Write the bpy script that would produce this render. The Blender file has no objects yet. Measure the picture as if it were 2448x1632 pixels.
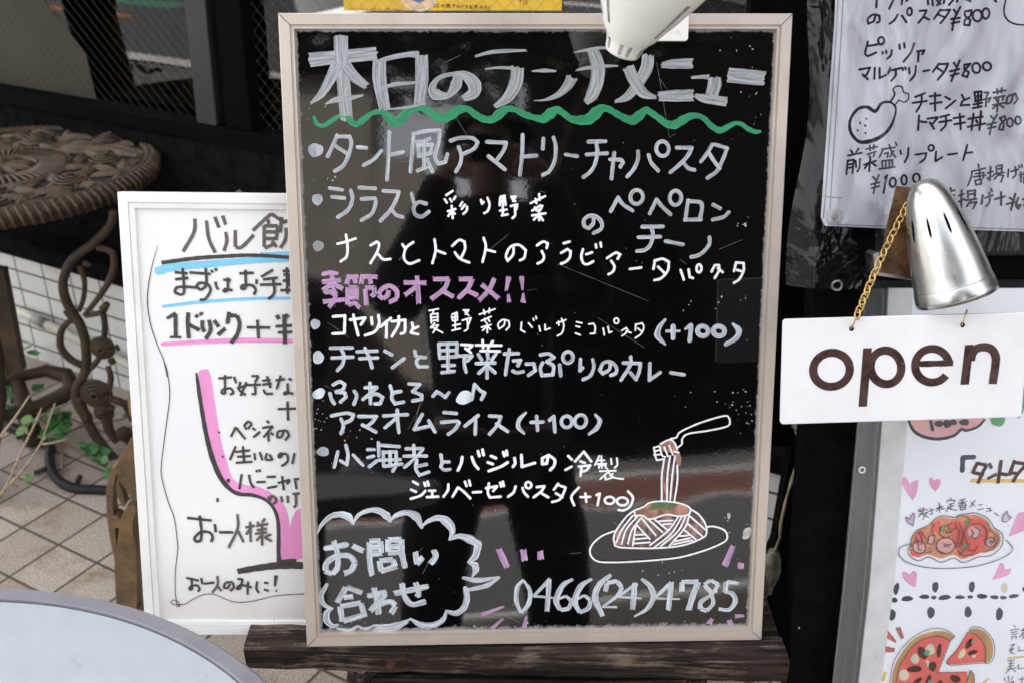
import bpy, bmesh, math, random
from mathutils import Vector, Matrix
R = math.radians
random.seed(7)
S = bpy.context.scene
COL = S.collection

# ---------------------------------------------------------------- camera, sky, sun, exposure
FPX, PCX, PCY = 2428.0, 1224.0, 816.0
PITCH, CAMH = R(27), 1.45
CAM = Vector((0, 0, CAMH))
FWD = Vector((0, math.cos(PITCH), -math.sin(PITCH)))
UPV = Vector((0, math.sin(PITCH), math.cos(PITCH)))
XV = Vector((1, 0, 0))
cd = bpy.data.cameras.new('view_camera')
cam = bpy.data.objects.new('view_camera', cd)
COL.objects.link(cam)
cam.location = CAM
cam.rotation_euler = (R(90) - PITCH, 0, 0)
cd.sensor_width = 36
cd.lens = FPX / 2448 * 36
cd.clip_start = 0.02
cd.clip_end = 500
cd.dof.use_dof = True
cd.dof.focus_distance = 1.24
cd.dof.aperture_fstop = 6.5
S.camera = cam

TOSUN = Vector((-0.06, 0.53, 0.85)).normalized()
w = bpy.data.worlds.new("World")
S.world = w
w.use_nodes = True
nt = w.node_tree
sky = nt.nodes.new('ShaderNodeTexSky')
sky.sky_type = 'NISHITA'
sky.sun_disc = False
sky.sun_elevation = math.asin(TOSUN.z)
sky.sun_rotation = math.atan2(TOSUN.x, TOSUN.y)
sky.air_density = 1.0
sky.dust_density = 2.5
hs_ = nt.nodes.new('ShaderNodeHueSaturation')          # hazy, milky daylight
hs_.inputs['Saturation'].default_value = 0.28
wm = nt.nodes.new('ShaderNodeMixRGB'); wm.blend_type = 'MULTIPLY'; wm.inputs[0].default_value = 1
wm.inputs[2].default_value = (1.0, .965, .94, 1)
nt.links.new(sky.outputs[0], hs_.inputs['Color']); nt.links.new(hs_.outputs[0], wm.inputs[1])
nt.links.new(wm.outputs[0], nt.nodes['Background'].inputs[0])
nt.nodes['Background'].inputs[1].default_value = 0.15
sl = bpy.data.lights.new('sun', 'SUN')
sl.energy = 4.0
sl.angle = R(0.5)
sl.color = (1, 0.96, 0.9)
so = bpy.data.objects.new('sun', sl)
COL.objects.link(so)
so.rotation_euler = (-TOSUN).to_track_quat('-Z', 'Y').to_euler()
so.location = (0, 0, 12)
vs = S.view_settings
vs.view_transform = 'Standard'
vs.look = 'None'
vs.gamma = 1
vs.use_curve_mapping = False
vs.exposure = 2.48

# ---------------------------------------------------------------- helpers
def ray(x, y):
    return XV * ((x - PCX) / FPX) - UPV * ((y - PCY) / FPX) + FWD
def P3(x, y, zc):
    return CAM + ray(x, y) * zc
class Plane:
    """flat frame standing in the place: origin, right, up; n points to the viewer"""
    def __init__(s, o, ex, ey):
        s.o = Vector(o); s.ex = Vector(ex).normalized()
        ey = Vector(ey); ey = ey - s.ex * ey.dot(s.ex)
        s.ey = ey.normalized(); s.n = s.ex.cross(s.ey)
    def loc(s, x, y, off=0.0):
        r = ray(x, y)
        t = ((s.o + s.n * off) - CAM).dot(s.n) / r.dot(s.n)
        p = CAM + r * t - s.o
        return (p.dot(s.ex), p.dot(s.ey))
    def mpp(s, x, y, off=0.0):
        r = ray(x, y)
        return (((s.o + s.n * off) - CAM).dot(s.n) / r.dot(s.n)) / FPX
    def mat(s):
        return Matrix(((s.ex.x, s.ey.x, s.n.x, s.o.x), (s.ex.y, s.ey.y, s.n.y, s.o.y),
                       (s.ex.z, s.ey.z, s.n.z, s.o.z), (0, 0, 0, 1)))
def oriented(o, yaw, lean, roll=0):
    ex = Matrix.Rotation(R(yaw), 3, 'Z') @ Vector((1, 0, 0))
    ey = Matrix.Rotation(R(yaw), 3, 'Z') @ Vector((0, math.sin(R(lean)), math.cos(R(lean))))
    n = ex.cross(ey)
    q = Matrix.Rotation(R(roll), 3, n)
    return Plane(o, q @ ex, q @ ey)

class MB:
    def __init__(s):
        s.v = []; s.f = []; s.uv = []; s.k = 0; s.mi = []; s.cm = 0
    def add(s, vs_, fs, uvs=None):
        b = len(s.v)
        s.v += [tuple(p) for p in vs_]
        for f in fs:
            s.f.append([i + b for i in f])
            s.uv.append([uvs[i] for i in f] if uvs else [(0, 0)] * len(f))
            s.mi.append(s.cm)
        return s
    def box(s, x0, x1, y0, y1, z0, z1, M=None):
        p = [Vector((x, y, z)) for x in (x0, x1) for y in (y0, y1) for z in (z0, z1)]
        if M: p = [M @ q for q in p]
        return s.add(p, [(0, 1, 3, 2), (4, 6, 7, 5), (0, 4, 5, 1), (2, 3, 7, 6), (0, 2, 6, 4), (1, 5, 7, 3)])
    def tube(s, pts, r, seg=8, cap=True, flat=1.0, up=None):
        pts = [Vector(p) for p in pts]
        rs = r if isinstance(r, (list, tuple)) else [r] * len(pts)
        ring = []; vs_ = []; prev = None
        for i, p in enumerate(pts):
            t = (pts[min(i + 1, len(pts) - 1)] - pts[max(i - 1, 0)]).normalized()
            if up is not None:
                a = Vector(up) - t * Vector(up).dot(t)
            elif prev is None:
                a = Vector((0, 0, 1)) if abs(t.z) < .9 else Vector((1, 0, 0))
                a = a - t * a.dot(t)
            else:
                a = prev - t * prev.dot(t)
            a.normalize(); prev = a
            b = t.cross(a)
            for k in range(seg):
                an = 2 * math.pi * k / seg
                vs_.append(p + a * math.cos(an) * rs[i] * flat + b * math.sin(an) * rs[i])
        fs = []
        n = len(pts)
        for i in range(n - 1):
            for k in range(seg):
                k2 = (k + 1) % seg
                fs.append((i * seg + k, i * seg + k2, (i + 1) * seg + k2, (i + 1) * seg + k))
        if cap:
            fs.append(tuple(range(seg - 1, -1, -1)))
            fs.append(tuple((n - 1) * seg + k for k in range(seg)))
        return s.add(vs_, fs)
    def lathe(s, prof, M, seg=40, closed=False):
        """prof: (radius, height) along local z of M"""
        vs_ = [M @ Vector((r * math.cos(2 * math.pi * k / seg), r * math.sin(2 * math.pi * k / seg), z)) for r, z in prof for k in range(seg)]
        fs = []
        n = len(prof)
        for i in range(n if closed else n - 1):
            j = (i + 1) % n
            for k in range(seg):
                k2 = (k + 1) % seg
                fs.append((i * seg + k, i * seg + k2, j * seg + k2, j * seg + k))
        return s.add(vs_, fs)
    def prism(s, poly, z0, z1, M=None):
        n = len(poly)
        p = [Vector((x, y, z0)) for x, y in poly] + [Vector((x, y, z1)) for x, y in poly]
        if M: p = [M @ q for q in p]
        return s.add(p, [tuple(range(n - 1, -1, -1)), tuple(range(n, 2 * n))] + [(i, (i + 1) % n, (i + 1) % n + n, i + n) for i in range(n)])
    def loops(s, w, h, prof):
        """nested rectangles: a mitred frame; local x 0..w, y -h..0"""
        vs_ = []; fs = []
        for ins, z in prof:
            vs_ += [(ins, -ins, z), (w - ins, -ins, z), (w - ins, -h + ins, z), (ins, -h + ins, z)]
        for i in range(len(prof) - 1):
            for k in range(4):
                k2 = (k + 1) % 4
                fs.append((i * 4 + k, (i + 1) * 4 + k, (i + 1) * 4 + k2, i * 4 + k2))
        return s.add(vs_, fs)
    # ---- marks on a flat surface (pen strokes, paint): thin raised sheets
    def zk(s):
        s.k += 1
        return (s.k % 60) * 8e-6
    def ribbon(s, pts, ws, z, cap='r', jag=0.0):
        n = len(pts)
        if n < 2: return
        L = []; Rr = []; u0 = random.random() * 50; d = 0; us = []
        for i in range(n):
            a = pts[max(i - 1, 0)]; b = pts[min(i + 1, n - 1)]
            tx, ty = b[0] - a[0], b[1] - a[1]
            l = math.hypot(tx, ty) or 1e-9
            tx /= l; ty /= l
            if i: d += math.hypot(pts[i][0] - pts[i - 1][0], pts[i][1] - pts[i - 1][1])
            us.append(d)
            hw = ws[i] / 2
            L.append((pts[i][0] - ty * hw, pts[i][1] + tx * hw))
            Rr.append((pts[i][0] + ty * hw, pts[i][1] - tx * hw))
        m = 7 if jag else 1
        vs_ = []; uvs = []
        off = [[random.uniform(-1, 1) * jag for _ in range(m + 1)] for _ in (0, 1)]
        for i in range(n):
            zz = z + 1.5e-6 * (i % 50)
            for k in range(m + 1):
                t = k / m
                x = L[i][0] * (1 - t) + Rr[i][0] * t; y = L[i][1] * (1 - t) + Rr[i][1] * t
                if jag and i in (0, n - 1):
                    q = off[0 if i == 0 else 1][k]
                    a = pts[max(i - 1, 0)]; b = pts[min(i + 1, n - 1)]
                    l = math.hypot(b[0] - a[0], b[1] - a[1]) or 1
                    x += (b[0] - a[0]) / l * q; y += (b[1] - a[1]) / l * q
                vs_.append((x, y, zz)); uvs.append((u0 + us[i], t))
        fs = [(i * (m + 1) + k, (i + 1) * (m + 1) + k, (i + 1) * (m + 1) + k + 1, i * (m + 1) + k + 1) for i in range(n - 1) for k in range(m)]
        fs = [tuple(reversed(f)) for f in fs]
        s.add(vs_, fs, uvs)
        if cap == 'r':
            for e, sg in ((0, -1), (n - 1, 1)):
                a = pts[max(e - 1, 0)]; b = pts[min(e + 1, n - 1)]
                an = math.atan2((b[1] - a[1]) * sg, (b[0] - a[0]) * sg)
                hw = ws[e] / 2; zz = z + 1.5e-6 * (e % 50)
                q = [(pts[e][0] + hw * math.cos(an + R(-90 + 180 * k / 8)), pts[e][1] + hw * math.sin(an + R(-90 + 180 * k / 8)), zz) for k in range(9)]
                s.add(q, [tuple(range(9))], [(u0 + us[e] + sg * hw * math.cos(R(-90 + 22.5 * k)), .5 + .5 * math.sin(R(-90 + 22.5 * k)) * (-sg)) for k in range(9)])
    def poly(s, pts, z, sc=1.0):
        s.add([(x, y, z) for x, y in pts], [tuple(range(len(pts)))], [(x, y) for x, y in pts])
    def build(s, name, mat, parent=None, smooth=False, bev=0, segs=2, flip=False):
        me = bpy.data.meshes.new(name)
        me.from_pydata(s.v, [], s.f)
        ul = me.uv_layers.new(name='UVMap')
        i = 0
        for f in s.uv:
            for c in f:
                ul.data[i].uv = c; i += 1
        mats = mat if isinstance(mat, (list, tuple)) else [mat]
        for m in mats: me.materials.append(m)
        if len(mats) > 1: me.polygons.foreach_set('material_index', s.mi)
        if smooth: me.polygons.foreach_set('use_smooth', [True] * len(me.polygons))
        me.update()
        o = bpy.data.objects.new(name, me)
        COL.objects.link(o)
        if parent: o.parent = parent
        if bev:
            b = o.modifiers.new('bevel', 'BEVEL'); b.width = bev; b.segments = segs; b.limit_method = 'ANGLE'; b.angle_limit = R(35)
        return o
def fixn(o):
    bm = bmesh.new(); bm.from_mesh(o.data)
    bmesh.ops.recalc_face_normals(bm, faces=bm.faces)
    bm.to_mesh(o.data); bm.free()
    return o
def tag(o, label=None, cat=None, group=None, kind=None):
    if label: o['label'] = label
    if cat: o['category'] = cat
    if group: o['group'] = group
    if kind: o['kind'] = kind
    return o
def empty(name, M=None, label=None, cat=None, group=None):
    o = bpy.data.objects.new(name, None)
    o.empty_display_size = .05
    COL.objects.link(o)
    if M is not None: o.matrix_world = M
    return tag(o, label, cat, group)

def smooth_path(pts, step):
    """Catmull-Rom; splits at sharp corners. pts: (x,y,w). returns list of runs"""
    runs = [[pts[0]]]
    for i in range(1, len(pts) - 1):
        a, b, c = pts[i - 1], pts[i], pts[i + 1]
        t1 = math.atan2(b[1] - a[1], b[0] - a[0]); t2 = math.atan2(c[1] - b[1], c[0] - b[0])
        dt = abs((t2 - t1 + math.pi) % (2 * math.pi) - math.pi)
        runs[-1].append(b)
        if dt > R(62): runs.append([b])
    runs[-1].append(pts[-1])
    out = []
    for r in runs:
        if len(r) < 2: continue
        if len(r) > 2 and math.hypot(r[0][0] - r[-1][0], r[0][1] - r[-1][1]) < 1e-6:
            ext = [r[-2]] + r + [r[1]]
        else:
            ext = [tuple(2 * r[0][k] - r[1][k] for k in range(3))] + r + [tuple(2 * r[-1][k] - r[-2][k] for k in range(3))]
        o = []
        for i in range(1, len(ext) - 2):
            p0, p1, p2, p3 = ext[i - 1:i + 3]
            n = max(2, int(math.hypot(p2[0] - p1[0], p2[1] - p1[1]) / step))
            for k in range(n):
                t = k / n
                o.append(tuple(.5 * (2 * p1[j] + (p2[j] - p0[j]) * t + (2 * p0[j] - 5 * p1[j] + 4 * p2[j] - p3[j]) * t * t + (3 * p1[j] - p0[j] - 3 * p2[j] + p3[j]) * t ** 3) if j < 2 else p1[j] + (p2[j] - p1[j]) * t for j in range(3)))
        o.append(r[-1])
        out.append(o)
    return out
def draw(mb, pl, ox, oy, s, w_, text, off=0.0, z0=0.0003, cap='r', jag=0.0, jit=0.0):
    """pen strokes: 'x,y[,w] x,y ...; ...'; 'o cx,cy rx,ry' ring; 'd cx,cy rx,ry[,rot]' blob; 'f x,y ...' filled outline"""
    def tol(x, y): return pl.loc(ox + x / s, oy + y / s, off)
    for st in text.replace('\n', ';').split(';'):
        tk = st.split()
        if not tk: continue
        md = tk[0] if tk[0] in 'odf' else ''
        if md: tk = tk[1:]
        nums = [tuple(float(q) for q in t.split(',')) for t in tk]
        k = pl.mpp(ox + nums[0][0] / s, oy + nums[0][1] / s, off) / s
        z = z0 + off + mb.zk()
        if md == 'o':
            (cx, cy), (rx, ry) = nums[0][:2], nums[1][:2]
            a0 = random.uniform(1.2, 2.2)
            pts = []
            for i in range(37):
                a = a0 + i / 36 * 2 * math.pi * 1.02
                q = 1 + .03 * math.sin(2 * a + cx)
                pts.append(tol(cx + rx * q * math.cos(a), cy - ry * q * math.sin(a)))
            mb.ribbon(pts, [w_ * k] * len(pts), z, cap)
        elif md == 'd':
            (cx, cy), e = nums[0][:2], nums[1]
            rx, ry = e[:2]; ro = R(e[2]) if len(e) > 2 else 0
            ph = random.random() * 6
            q = []
            for i in range(22):
                a = -i / 22 * 2 * math.pi
                m = 1 + .05 * math.sin(3 * a + ph) + .03 * math.sin(5 * a + 2 * ph)
                X, Y = rx * m * math.cos(a), ry * m * math.sin(a)
                q.append(tol(cx + X * math.cos(ro) - Y * math.sin(ro), cy + X * math.sin(ro) + Y * math.cos(ro)))
            mb.poly(q, z)
        elif md == 'f':
            pts = [(n_[0], n_[1], 1) for n_ in nums]
            r = [p for run in smooth_path(pts + [pts[0]], 8) for p in run[:-1]]
            q = [tol(p[0], p[1]) for p in r]
            ar = sum(q[i][0] * q[(i + 1) % len(q)][1] - q[(i + 1) % len(q)][0] * q[i][1] for i in range(len(q)))
            if ar < 0: q.reverse()
            mb.poly(q, z)
        else:
            pts = [(n_[0] + random.uniform(-jit, jit), n_[1] + random.uniform(-jit, jit), n_[2] if len(n_) > 2 else w_) for n_ in nums]
            for run in smooth_path(pts, 5.0):
                f0, f1 = random.uniform(.05, .12), random.uniform(0, 6)
                mb.ribbon([tol(p[0], p[1]) for p in run], [p[2] * k * ((1.0 if w_ > 70 else 1) + (.012 if w_ > 70 else .05) * math.sin(f1 + i_ * f0 * 4)) for i_, p in enumerate(run)], z, cap, jag * k)
                z = z0 + off + mb.zk()

# ---------------------------------------------------------------- materials
def nodes(name):
    m = bpy.data.materials.new(name); m.use_nodes = True
    return m, m.node_tree, m.node_tree.nodes['Principled BSDF']
def setp(b, **k):
    for a, v in k.items():
        b.inputs[a.replace('_', ' ')].default_value = v
def N(nt_, t, **k):
    n = nt_.nodes.new(t)
    for a, v in k.items():
        if a.startswith('i_'):
            kk = a[2:]
            n.inputs[int(kk) if kk.isdigit() else kk].default_value = v
        else: setattr(n, a, v)
    return n
def c4(c): return (c[0], c[1], c[2], 1)
def simple(name, c, rough=.5, metal=0, var=.12, scale=25, bump=0.0, spec=.5, c2=None, bs=None, coat=0):
    """colour broken up by noise, with uneven gloss and a little bump"""
    m, t, b = nodes(name)
    co = N(t, 'ShaderNodeTexCoord')
    nz = N(t, 'ShaderNodeTexNoise', i_Scale=scale, i_Detail=6, i_Roughness=.62)
    t.links.new(co.outputs['Object'], nz.inputs['Vector'])
    rp = N(t, 'ShaderNodeValToRGB')
    d = c2 or [x * (1 - var * 2.2) for x in c]
    rp.color_ramp.elements[0].color = c4(d); rp.color_ramp.elements[0].position = .3
    rp.color_ramp.elements[1].color = c4([min(1, x * (1 + var * .6)) for x in c]); rp.color_ramp.elements[1].position = .62
    t.links.new(nz.outputs[0], rp.inputs[0]); t.links.new(rp.outputs[0], b.inputs['Base Color'])
    setp(b, Roughness=rough, Metallic=metal)
    b.inputs['Specular IOR Level'].default_value = spec
    if coat: b.inputs['Coat Weight'].default_value = coat
    mr = N(t, 'ShaderNodeMapRange', i_1=.3, i_2=.7, i_3=max(0, rough - .1), i_4=min(1, rough + .12))
    t.links.new(nz.outputs[0], mr.inputs[0]); t.links.new(mr.outputs[0], b.inputs['Roughness'])
    if bump:
        n2 = N(t, 'ShaderNodeTexNoise', i_Scale=bs or scale * 3, i_Detail=4)
        t.links.new(co.outputs['Object'], n2.inputs['Vector'])
        bp = N(t, 'ShaderNodeBump', i_Strength=bump, i_Distance=.004)
        t.links.new(n2.outputs[0], bp.inputs['Height']); t.links.new(bp.outputs[0], b.inputs['Normal'])
    return m
def paint(name, c, lo, hi, su=25, sv=9, rough=.45, dark=.8, p0=.36, p1=.6):
    """pen or brush paint: streaks run along each stroke; thin paint lets the board show through"""
    m, t, b = nodes(name)
    uv = N(t, 'ShaderNodeUVMap', uv_map='UVMap')
    mp = N(t, 'ShaderNodeMapping'); mp.inputs['Scale'].default_value = (su, sv, 1)
    nz = N(t, 'ShaderNodeTexNoise', i_Scale=1, i_Detail=3, i_Roughness=.6)
    t.links.new(uv.outputs[0], mp.inputs[0]); t.links.new(mp.outputs[0], nz.inputs['Vector'])
    mr = N(t, 'ShaderNodeMapRange', i_1=p0, i_2=p1, i_3=lo, i_4=hi)
    t.links.new(nz.outputs[0], mr.inputs[0]); t.links.new(mr.outputs[0], b.inputs['Alpha'])
    rp = N(t, 'ShaderNodeValToRGB')
    rp.color_ramp.elements[0].color = c4([x * dark for x in c]); rp.color_ramp.elements[0].position = p0
    rp.color_ramp.elements[1].color = c4(c); rp.color_ramp.elements[1].position = p1
    t.links.new(nz.outputs[0], rp.inputs[0]); t.links.new(rp.outputs[0], b.inputs['Base Color'])
    bp = N(t, 'ShaderNodeBump', i_Strength=.25, i_Distance=.0004)
    t.links.new(nz.outputs[0], bp.inputs['Height']); t.links.new(bp.outputs[0], b.inputs['Normal'])
    setp(b, Roughness=rough)
    return m
def board_black(w_, h_):
    m, t, b = nodes('glossy_black_board')
    co = N(t, 'ShaderNodeTexCoord')
    sx = N(t, 'ShaderNodeSeparateXYZ'); t.links.new(co.outputs['Object'], sx.inputs[0])
    def math_(op, a, b_=None):
        n = N(t, 'ShaderNodeMath', operation=op)
        for i, q in enumerate((a, b_)):
            if q is None: continue
            if isinstance(q, (int, float)): n.inputs[i].default_value = q
            else: t.links.new(q, n.inputs[i])
        return n.outputs[0]
    ins = .0178
    dx = math_('MINIMUM', math_('SUBTRACT', sx.outputs[0], ins), math_('SUBTRACT', w_ - ins, sx.outputs[0]))
    ny = math_('MULTIPLY', sx.outputs[1], -1)
    dtop = math_('SUBTRACT', ny, ins); dbot = math_('MULTIPLY', math_('SUBTRACT', h_ - ins, ny), .55)
    d = math_('MINIMUM', dx, math_('MINIMUM', dtop, dbot))
    n1 = N(t, 'ShaderNodeTexNoise', i_Scale=75, i_Detail=8, i_Roughness=.8); t.links.new(co.outputs['Object'], n1.inputs['Vector'])
    thr = math_('MULTIPLY', math_('POWER', n1.outputs[0], 3.4), .017)
    g = N(t, 'ShaderNodeMapRange', i_1=-.0012, i_2=.0012, i_3=0, i_4=1)
    t.links.new(math_('SUBTRACT', thr, d), g.inputs[0])
    # wiped chalk haze, kept very faint
    mp = N(t, 'ShaderNodeMapping'); mp.inputs['Scale'].default_value = (3, 16, 1); mp.inputs['Rotation'].default_value = (0, 0, .2)
    n2 = N(t, 'ShaderNodeTexNoise', i_Scale=2.2, i_Detail=8, i_Roughness=.7)
    t.links.new(co.outputs['Object'], mp.inputs[0]); t.links.new(mp.outputs[0], n2.inputs['Vector'])
    hz = N(t, 'ShaderNodeMapRange', i_1=.58, i_2=.8, i_3=0, i_4=.012); t.links.new(n2.outputs[0], hz.inputs[0])
    fac = math_('MAXIMUM', math_('MULTIPLY', g.outputs[0], .55), hz.outputs[0])
    mx = N(t, 'ShaderNodeMixRGB'); t.links.new(fac, mx.inputs[0])
    mx.inputs[1].default_value = (.002, .002, .0022, 1); mx.inputs[2].default_value = (.5, .48, .45, 1)
    t.links.new(mx.outputs[0], b.inputs['Base Color'])
    rg = N(t, 'ShaderNodeMapRange', i_1=0, i_2=.5, i_3=.035, i_4=.7); t.links.new(fac, rg.inputs[0]); t.links.new(rg.outputs[0], b.inputs['Roughness'])
    setp(b, IOR=1.67)
    n3 = N(t, 'ShaderNodeTexNoise', i_Scale=7, i_Detail=1); t.links.new(co.outputs['Object'], n3.inputs['Vector'])
    n4 = N(t, 'ShaderNodeTexNoise', i_Scale=220, i_Detail=2); t.links.new(co.outputs['Object'], n4.inputs['Vector'])
    b1 = N(t, 'ShaderNodeBump', i_Strength=.06, i_Distance=.01); t.links.new(n3.outputs[0], b1.inputs['Height'])
    b2 = N(t, 'ShaderNodeBump', i_Strength=.02, i_Distance=.0006); t.links.new(n4.outputs[0], b2.inputs['Height']); t.links.new(b1.outputs[0], b2.inputs['Normal'])
    t.links.new(b2.outputs[0], b.inputs['Normal'])
    return m
def clear(name, tint=(1, 1, 1), rough=.02, haze=.0, bump=0, scale=(8, 2, 1), ior=1.45, hazec=(.8, .8, .8)):
    """thin see-through film or pane: fresnel gloss over transparency, slightly hazed"""
    m, t, b = nodes(name)
    t.nodes.remove(b)
    out = t.nodes['Material Output']
    tr = N(t, 'ShaderNodeBsdfTransparent'); tr.inputs[0].default_value = c4(tint)
    gl = N(t, 'ShaderNodeBsdfGlossy'); gl.inputs['Roughness'].default_value = rough
    df = N(t, 'ShaderNodeBsdfDiffuse'); df.inputs[0].default_value = c4(hazec)
    fr = N(t, 'ShaderNodeFresnel', i_IOR=ior)
    m1 = N(t, 'ShaderNodeMixShader', i_0=haze); t.links.new(tr.outputs[0], m1.inputs[1]); t.links.new(df.outputs[0], m1.inputs[2])
    m2 = N(t, 'ShaderNodeMixShader'); t.links.new(fr.outputs[0], m2.inputs[0]); t.links.new(m1.outputs[0], m2.inputs[1]); t.links.new(gl.outputs[0], m2.inputs[2])
    t.links.new(m2.outputs[0], out.inputs[0])
    if bump:
        co = N(t, 'ShaderNodeTexCoord'); mp = N(t, 'ShaderNodeMapping'); mp.inputs['Scale'].default_value = scale
        nz = N(t, 'ShaderNodeTexNoise', i_Scale=1.6, i_Detail=4, i_Distortion=.6)
        t.links.new(co.outputs['Object'], mp.inputs[0]); t.links.new(mp.outputs[0], nz.inputs['Vector'])
        bp = N(t, 'ShaderNodeBump', i_Strength=bump, i_Distance=.02); t.links.new(nz.outputs[0], bp.inputs['Height'])
        t.links.new(bp.outputs[0], fr.inputs['Normal']); t.links.new(bp.outputs[0], gl.inputs['Normal'])
    return m
def tiles(name, bw, bh, c1, c2, mort, ms, rough=.5, speck=.25, stain=None, bump=.4, scale=1.0):
    m, t, b = nodes(name)
    co = N(t, 'ShaderNodeTexCoord')
    br = N(t, 'ShaderNodeTexBrick', offset=0.0, squash=1.0)
    setp(br, Scale=scale, Mortar_Size=ms, Mortar_Smooth=.15, Brick_Width=bw, Row_Height=bh, Bias=0.0)
    br.inputs['Color1'].default_value = c4(c1); br.inputs['Color2'].default_value = c4(c2); br.inputs['Mortar'].default_value = c4(mort)
    t.links.new(co.outputs['Object'], br.inputs['Vector'])
    nz = N(t, 'ShaderNodeTexNoise', i_Scale=260, i_Detail=3); t.links.new(co.outputs['Object'], nz.inputs['Vector'])
    n2 = N(t, 'ShaderNodeTexNoise', i_Scale=9, i_Detail=6, i_Roughness=.65); t.links.new(co.outputs['Object'], n2.inputs['Vector'])
    mr = N(t, 'ShaderNodeMapRange', i_1=.3, i_2=.7, i_3=1 - speck, i_4=1 + speck); t.links.new(nz.outputs[0], mr.inputs[0])
    mu = N(t, 'ShaderNodeMixRGB', blend_type='MULTIPLY', i_0=1.0); t.links.new(br.outputs[0], mu.inputs[1]); t.links.new(mr.outputs[0], mu.inputs[2])
    last = mu.outputs[0]
    if stain:
        ms_ = N(t, 'ShaderNodeMapRange', i_1=.52, i_2=.72, i_3=0, i_4=.75); t.links.new(n2.outputs[0], ms_.inputs[0])
        m2 = N(t, 'ShaderNodeMixRGB', blend_type='MULTIPLY'); m2.inputs[2].default_value = c4(stain)
        t.links.new(ms_.outputs[0], m2.inputs[0]); t.links.new(last, m2.inputs[1]); last = m2.outputs[0]
    t.links.new(last, b.inputs['Base Color'])
    setp(b, Roughness=rough)
    iv = N(t, 'ShaderNodeMath', operation='SUBTRACT'); iv.inputs[0].default_value = 1; t.links.new(br.outputs['Fac'], iv.inputs[1])
    bp = N(t, 'ShaderNodeBump', i_Strength=bump, i_Distance=.004); t.links.new(iv.outputs[0], bp.inputs['Height']); t.links.new(bp.outputs[0], b.inputs['Normal'])
    return m
def wood(name, c1, c2, c3, sc=(2, 40, 40), rough=.75):
    m, t, b = nodes(name)
    co = N(t, 'ShaderNodeTexCoord'); mp = N(t, 'ShaderNodeMapping'); mp.inputs['Scale'].default_value = sc
    nz = N(t, 'ShaderNodeTexNoise', i_Scale=1.0, i_Detail=8, i_Roughness=.7, i_Distortion=.4)
    t.links.new(co.outputs['Object'], mp.inputs[0]); t.links.new(mp.outputs[0], nz.inputs['Vector'])
    m2 = N(t, 'ShaderNodeMapping'); m2.inputs['Scale'].default_value = (sc[0] * 2.2, sc[1] * .22, sc[2] * .22)
    n2 = N(t, 'ShaderNodeTexNoise', i_Scale=1.0, i_Detail=6, i_Roughness=.68)
    t.links.new(co.outputs['Object'], m2.inputs[0]); t.links.new(m2.outputs[0], n2.inputs['Vector'])
    # grain between near-black and brown, pale worn patches on top, a little bare orange wood
    rp = N(t, 'ShaderNodeValToRGB'); e = rp.color_ramp.elements
    e[0].color = c4(c1); e[0].position = .40; e[1].color = c4(c2); e[1].position = .60
    t.links.new(nz.outputs[0], rp.inputs[0])
    ad = N(t, 'ShaderNodeMath', operation='MULTIPLY'); t.links.new(n2.outputs[0], ad.inputs[0]); t.links.new(nz.outputs[0], ad.inputs[1])
    ra = N(t, 'ShaderNodeMapRange', i_1=.27, i_2=.40, i_3=0, i_4=.9); t.links.new(ad.outputs[0], ra.inputs[0])
    mx = N(t, 'ShaderNodeMixRGB'); mx.inputs[2].default_value = c4(c3); t.links.new(ra.outputs[0], mx.inputs[0]); t.links.new(rp.outputs[0], mx.inputs[1])
    n3 = N(t, 'ShaderNodeTexNoise', i_Scale=9, i_Detail=5, i_Roughness=.7); t.links.new(co.outputs['Object'], n3.inputs['Vector'])
    rb = N(t, 'ShaderNodeMapRange', i_1=.62, i_2=.74, i_3=0, i_4=.7); t.links.new(n3.outputs[0], rb.inputs[0])
    m3 = N(t, 'ShaderNodeMixRGB'); m3.inputs[2].default_value = (.19, .085, .035, 1); t.links.new(rb.outputs[0], m3.inputs[0]); t.links.new(mx.outputs[0], m3.inputs[1])
    t.links.new(m3.outputs[0], b.inputs['Base Color'])
    bp = N(t, 'ShaderNodeBump', i_Strength=.8, i_Distance=.004); t.links.new(nz.outputs[0], bp.inputs['Height']); t.links.new(bp.outputs[0], b.inputs['Normal'])
    setp(b, Roughness=rough)
    b.inputs['Specular IOR Level'].default_value = .2
    return m
# ---------------------------------------------------------------- planes the place is built on
BW, BH = 0.600, 0.795
BP = Plane((-0.27068, 1.21887, 1.25481), (0.99965, 0.0259, -0.00493), (-0.00223, 0.26950, 0.96300))   # blackboard front, top left corner
WE = Vector((0.870, -0.492, 0)).normalized()
WN = Vector((-0.492, -0.870, 0)).normalized()
WP = Plane((-1.10, 2.536, 0), WE, (0, 0, 1))                 # shop front, origin on the ground
GM = Matrix(((WE.x, -WN.x, 0, -1.10), (WE.y, -WN.y, 0, 2.536), (0, 0, 1, 0), (0, 0, 0, 1)))   # u along the shop, y into it
def gpt(u, s, z=0): return GM @ Vector((u, -s, z))

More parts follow.
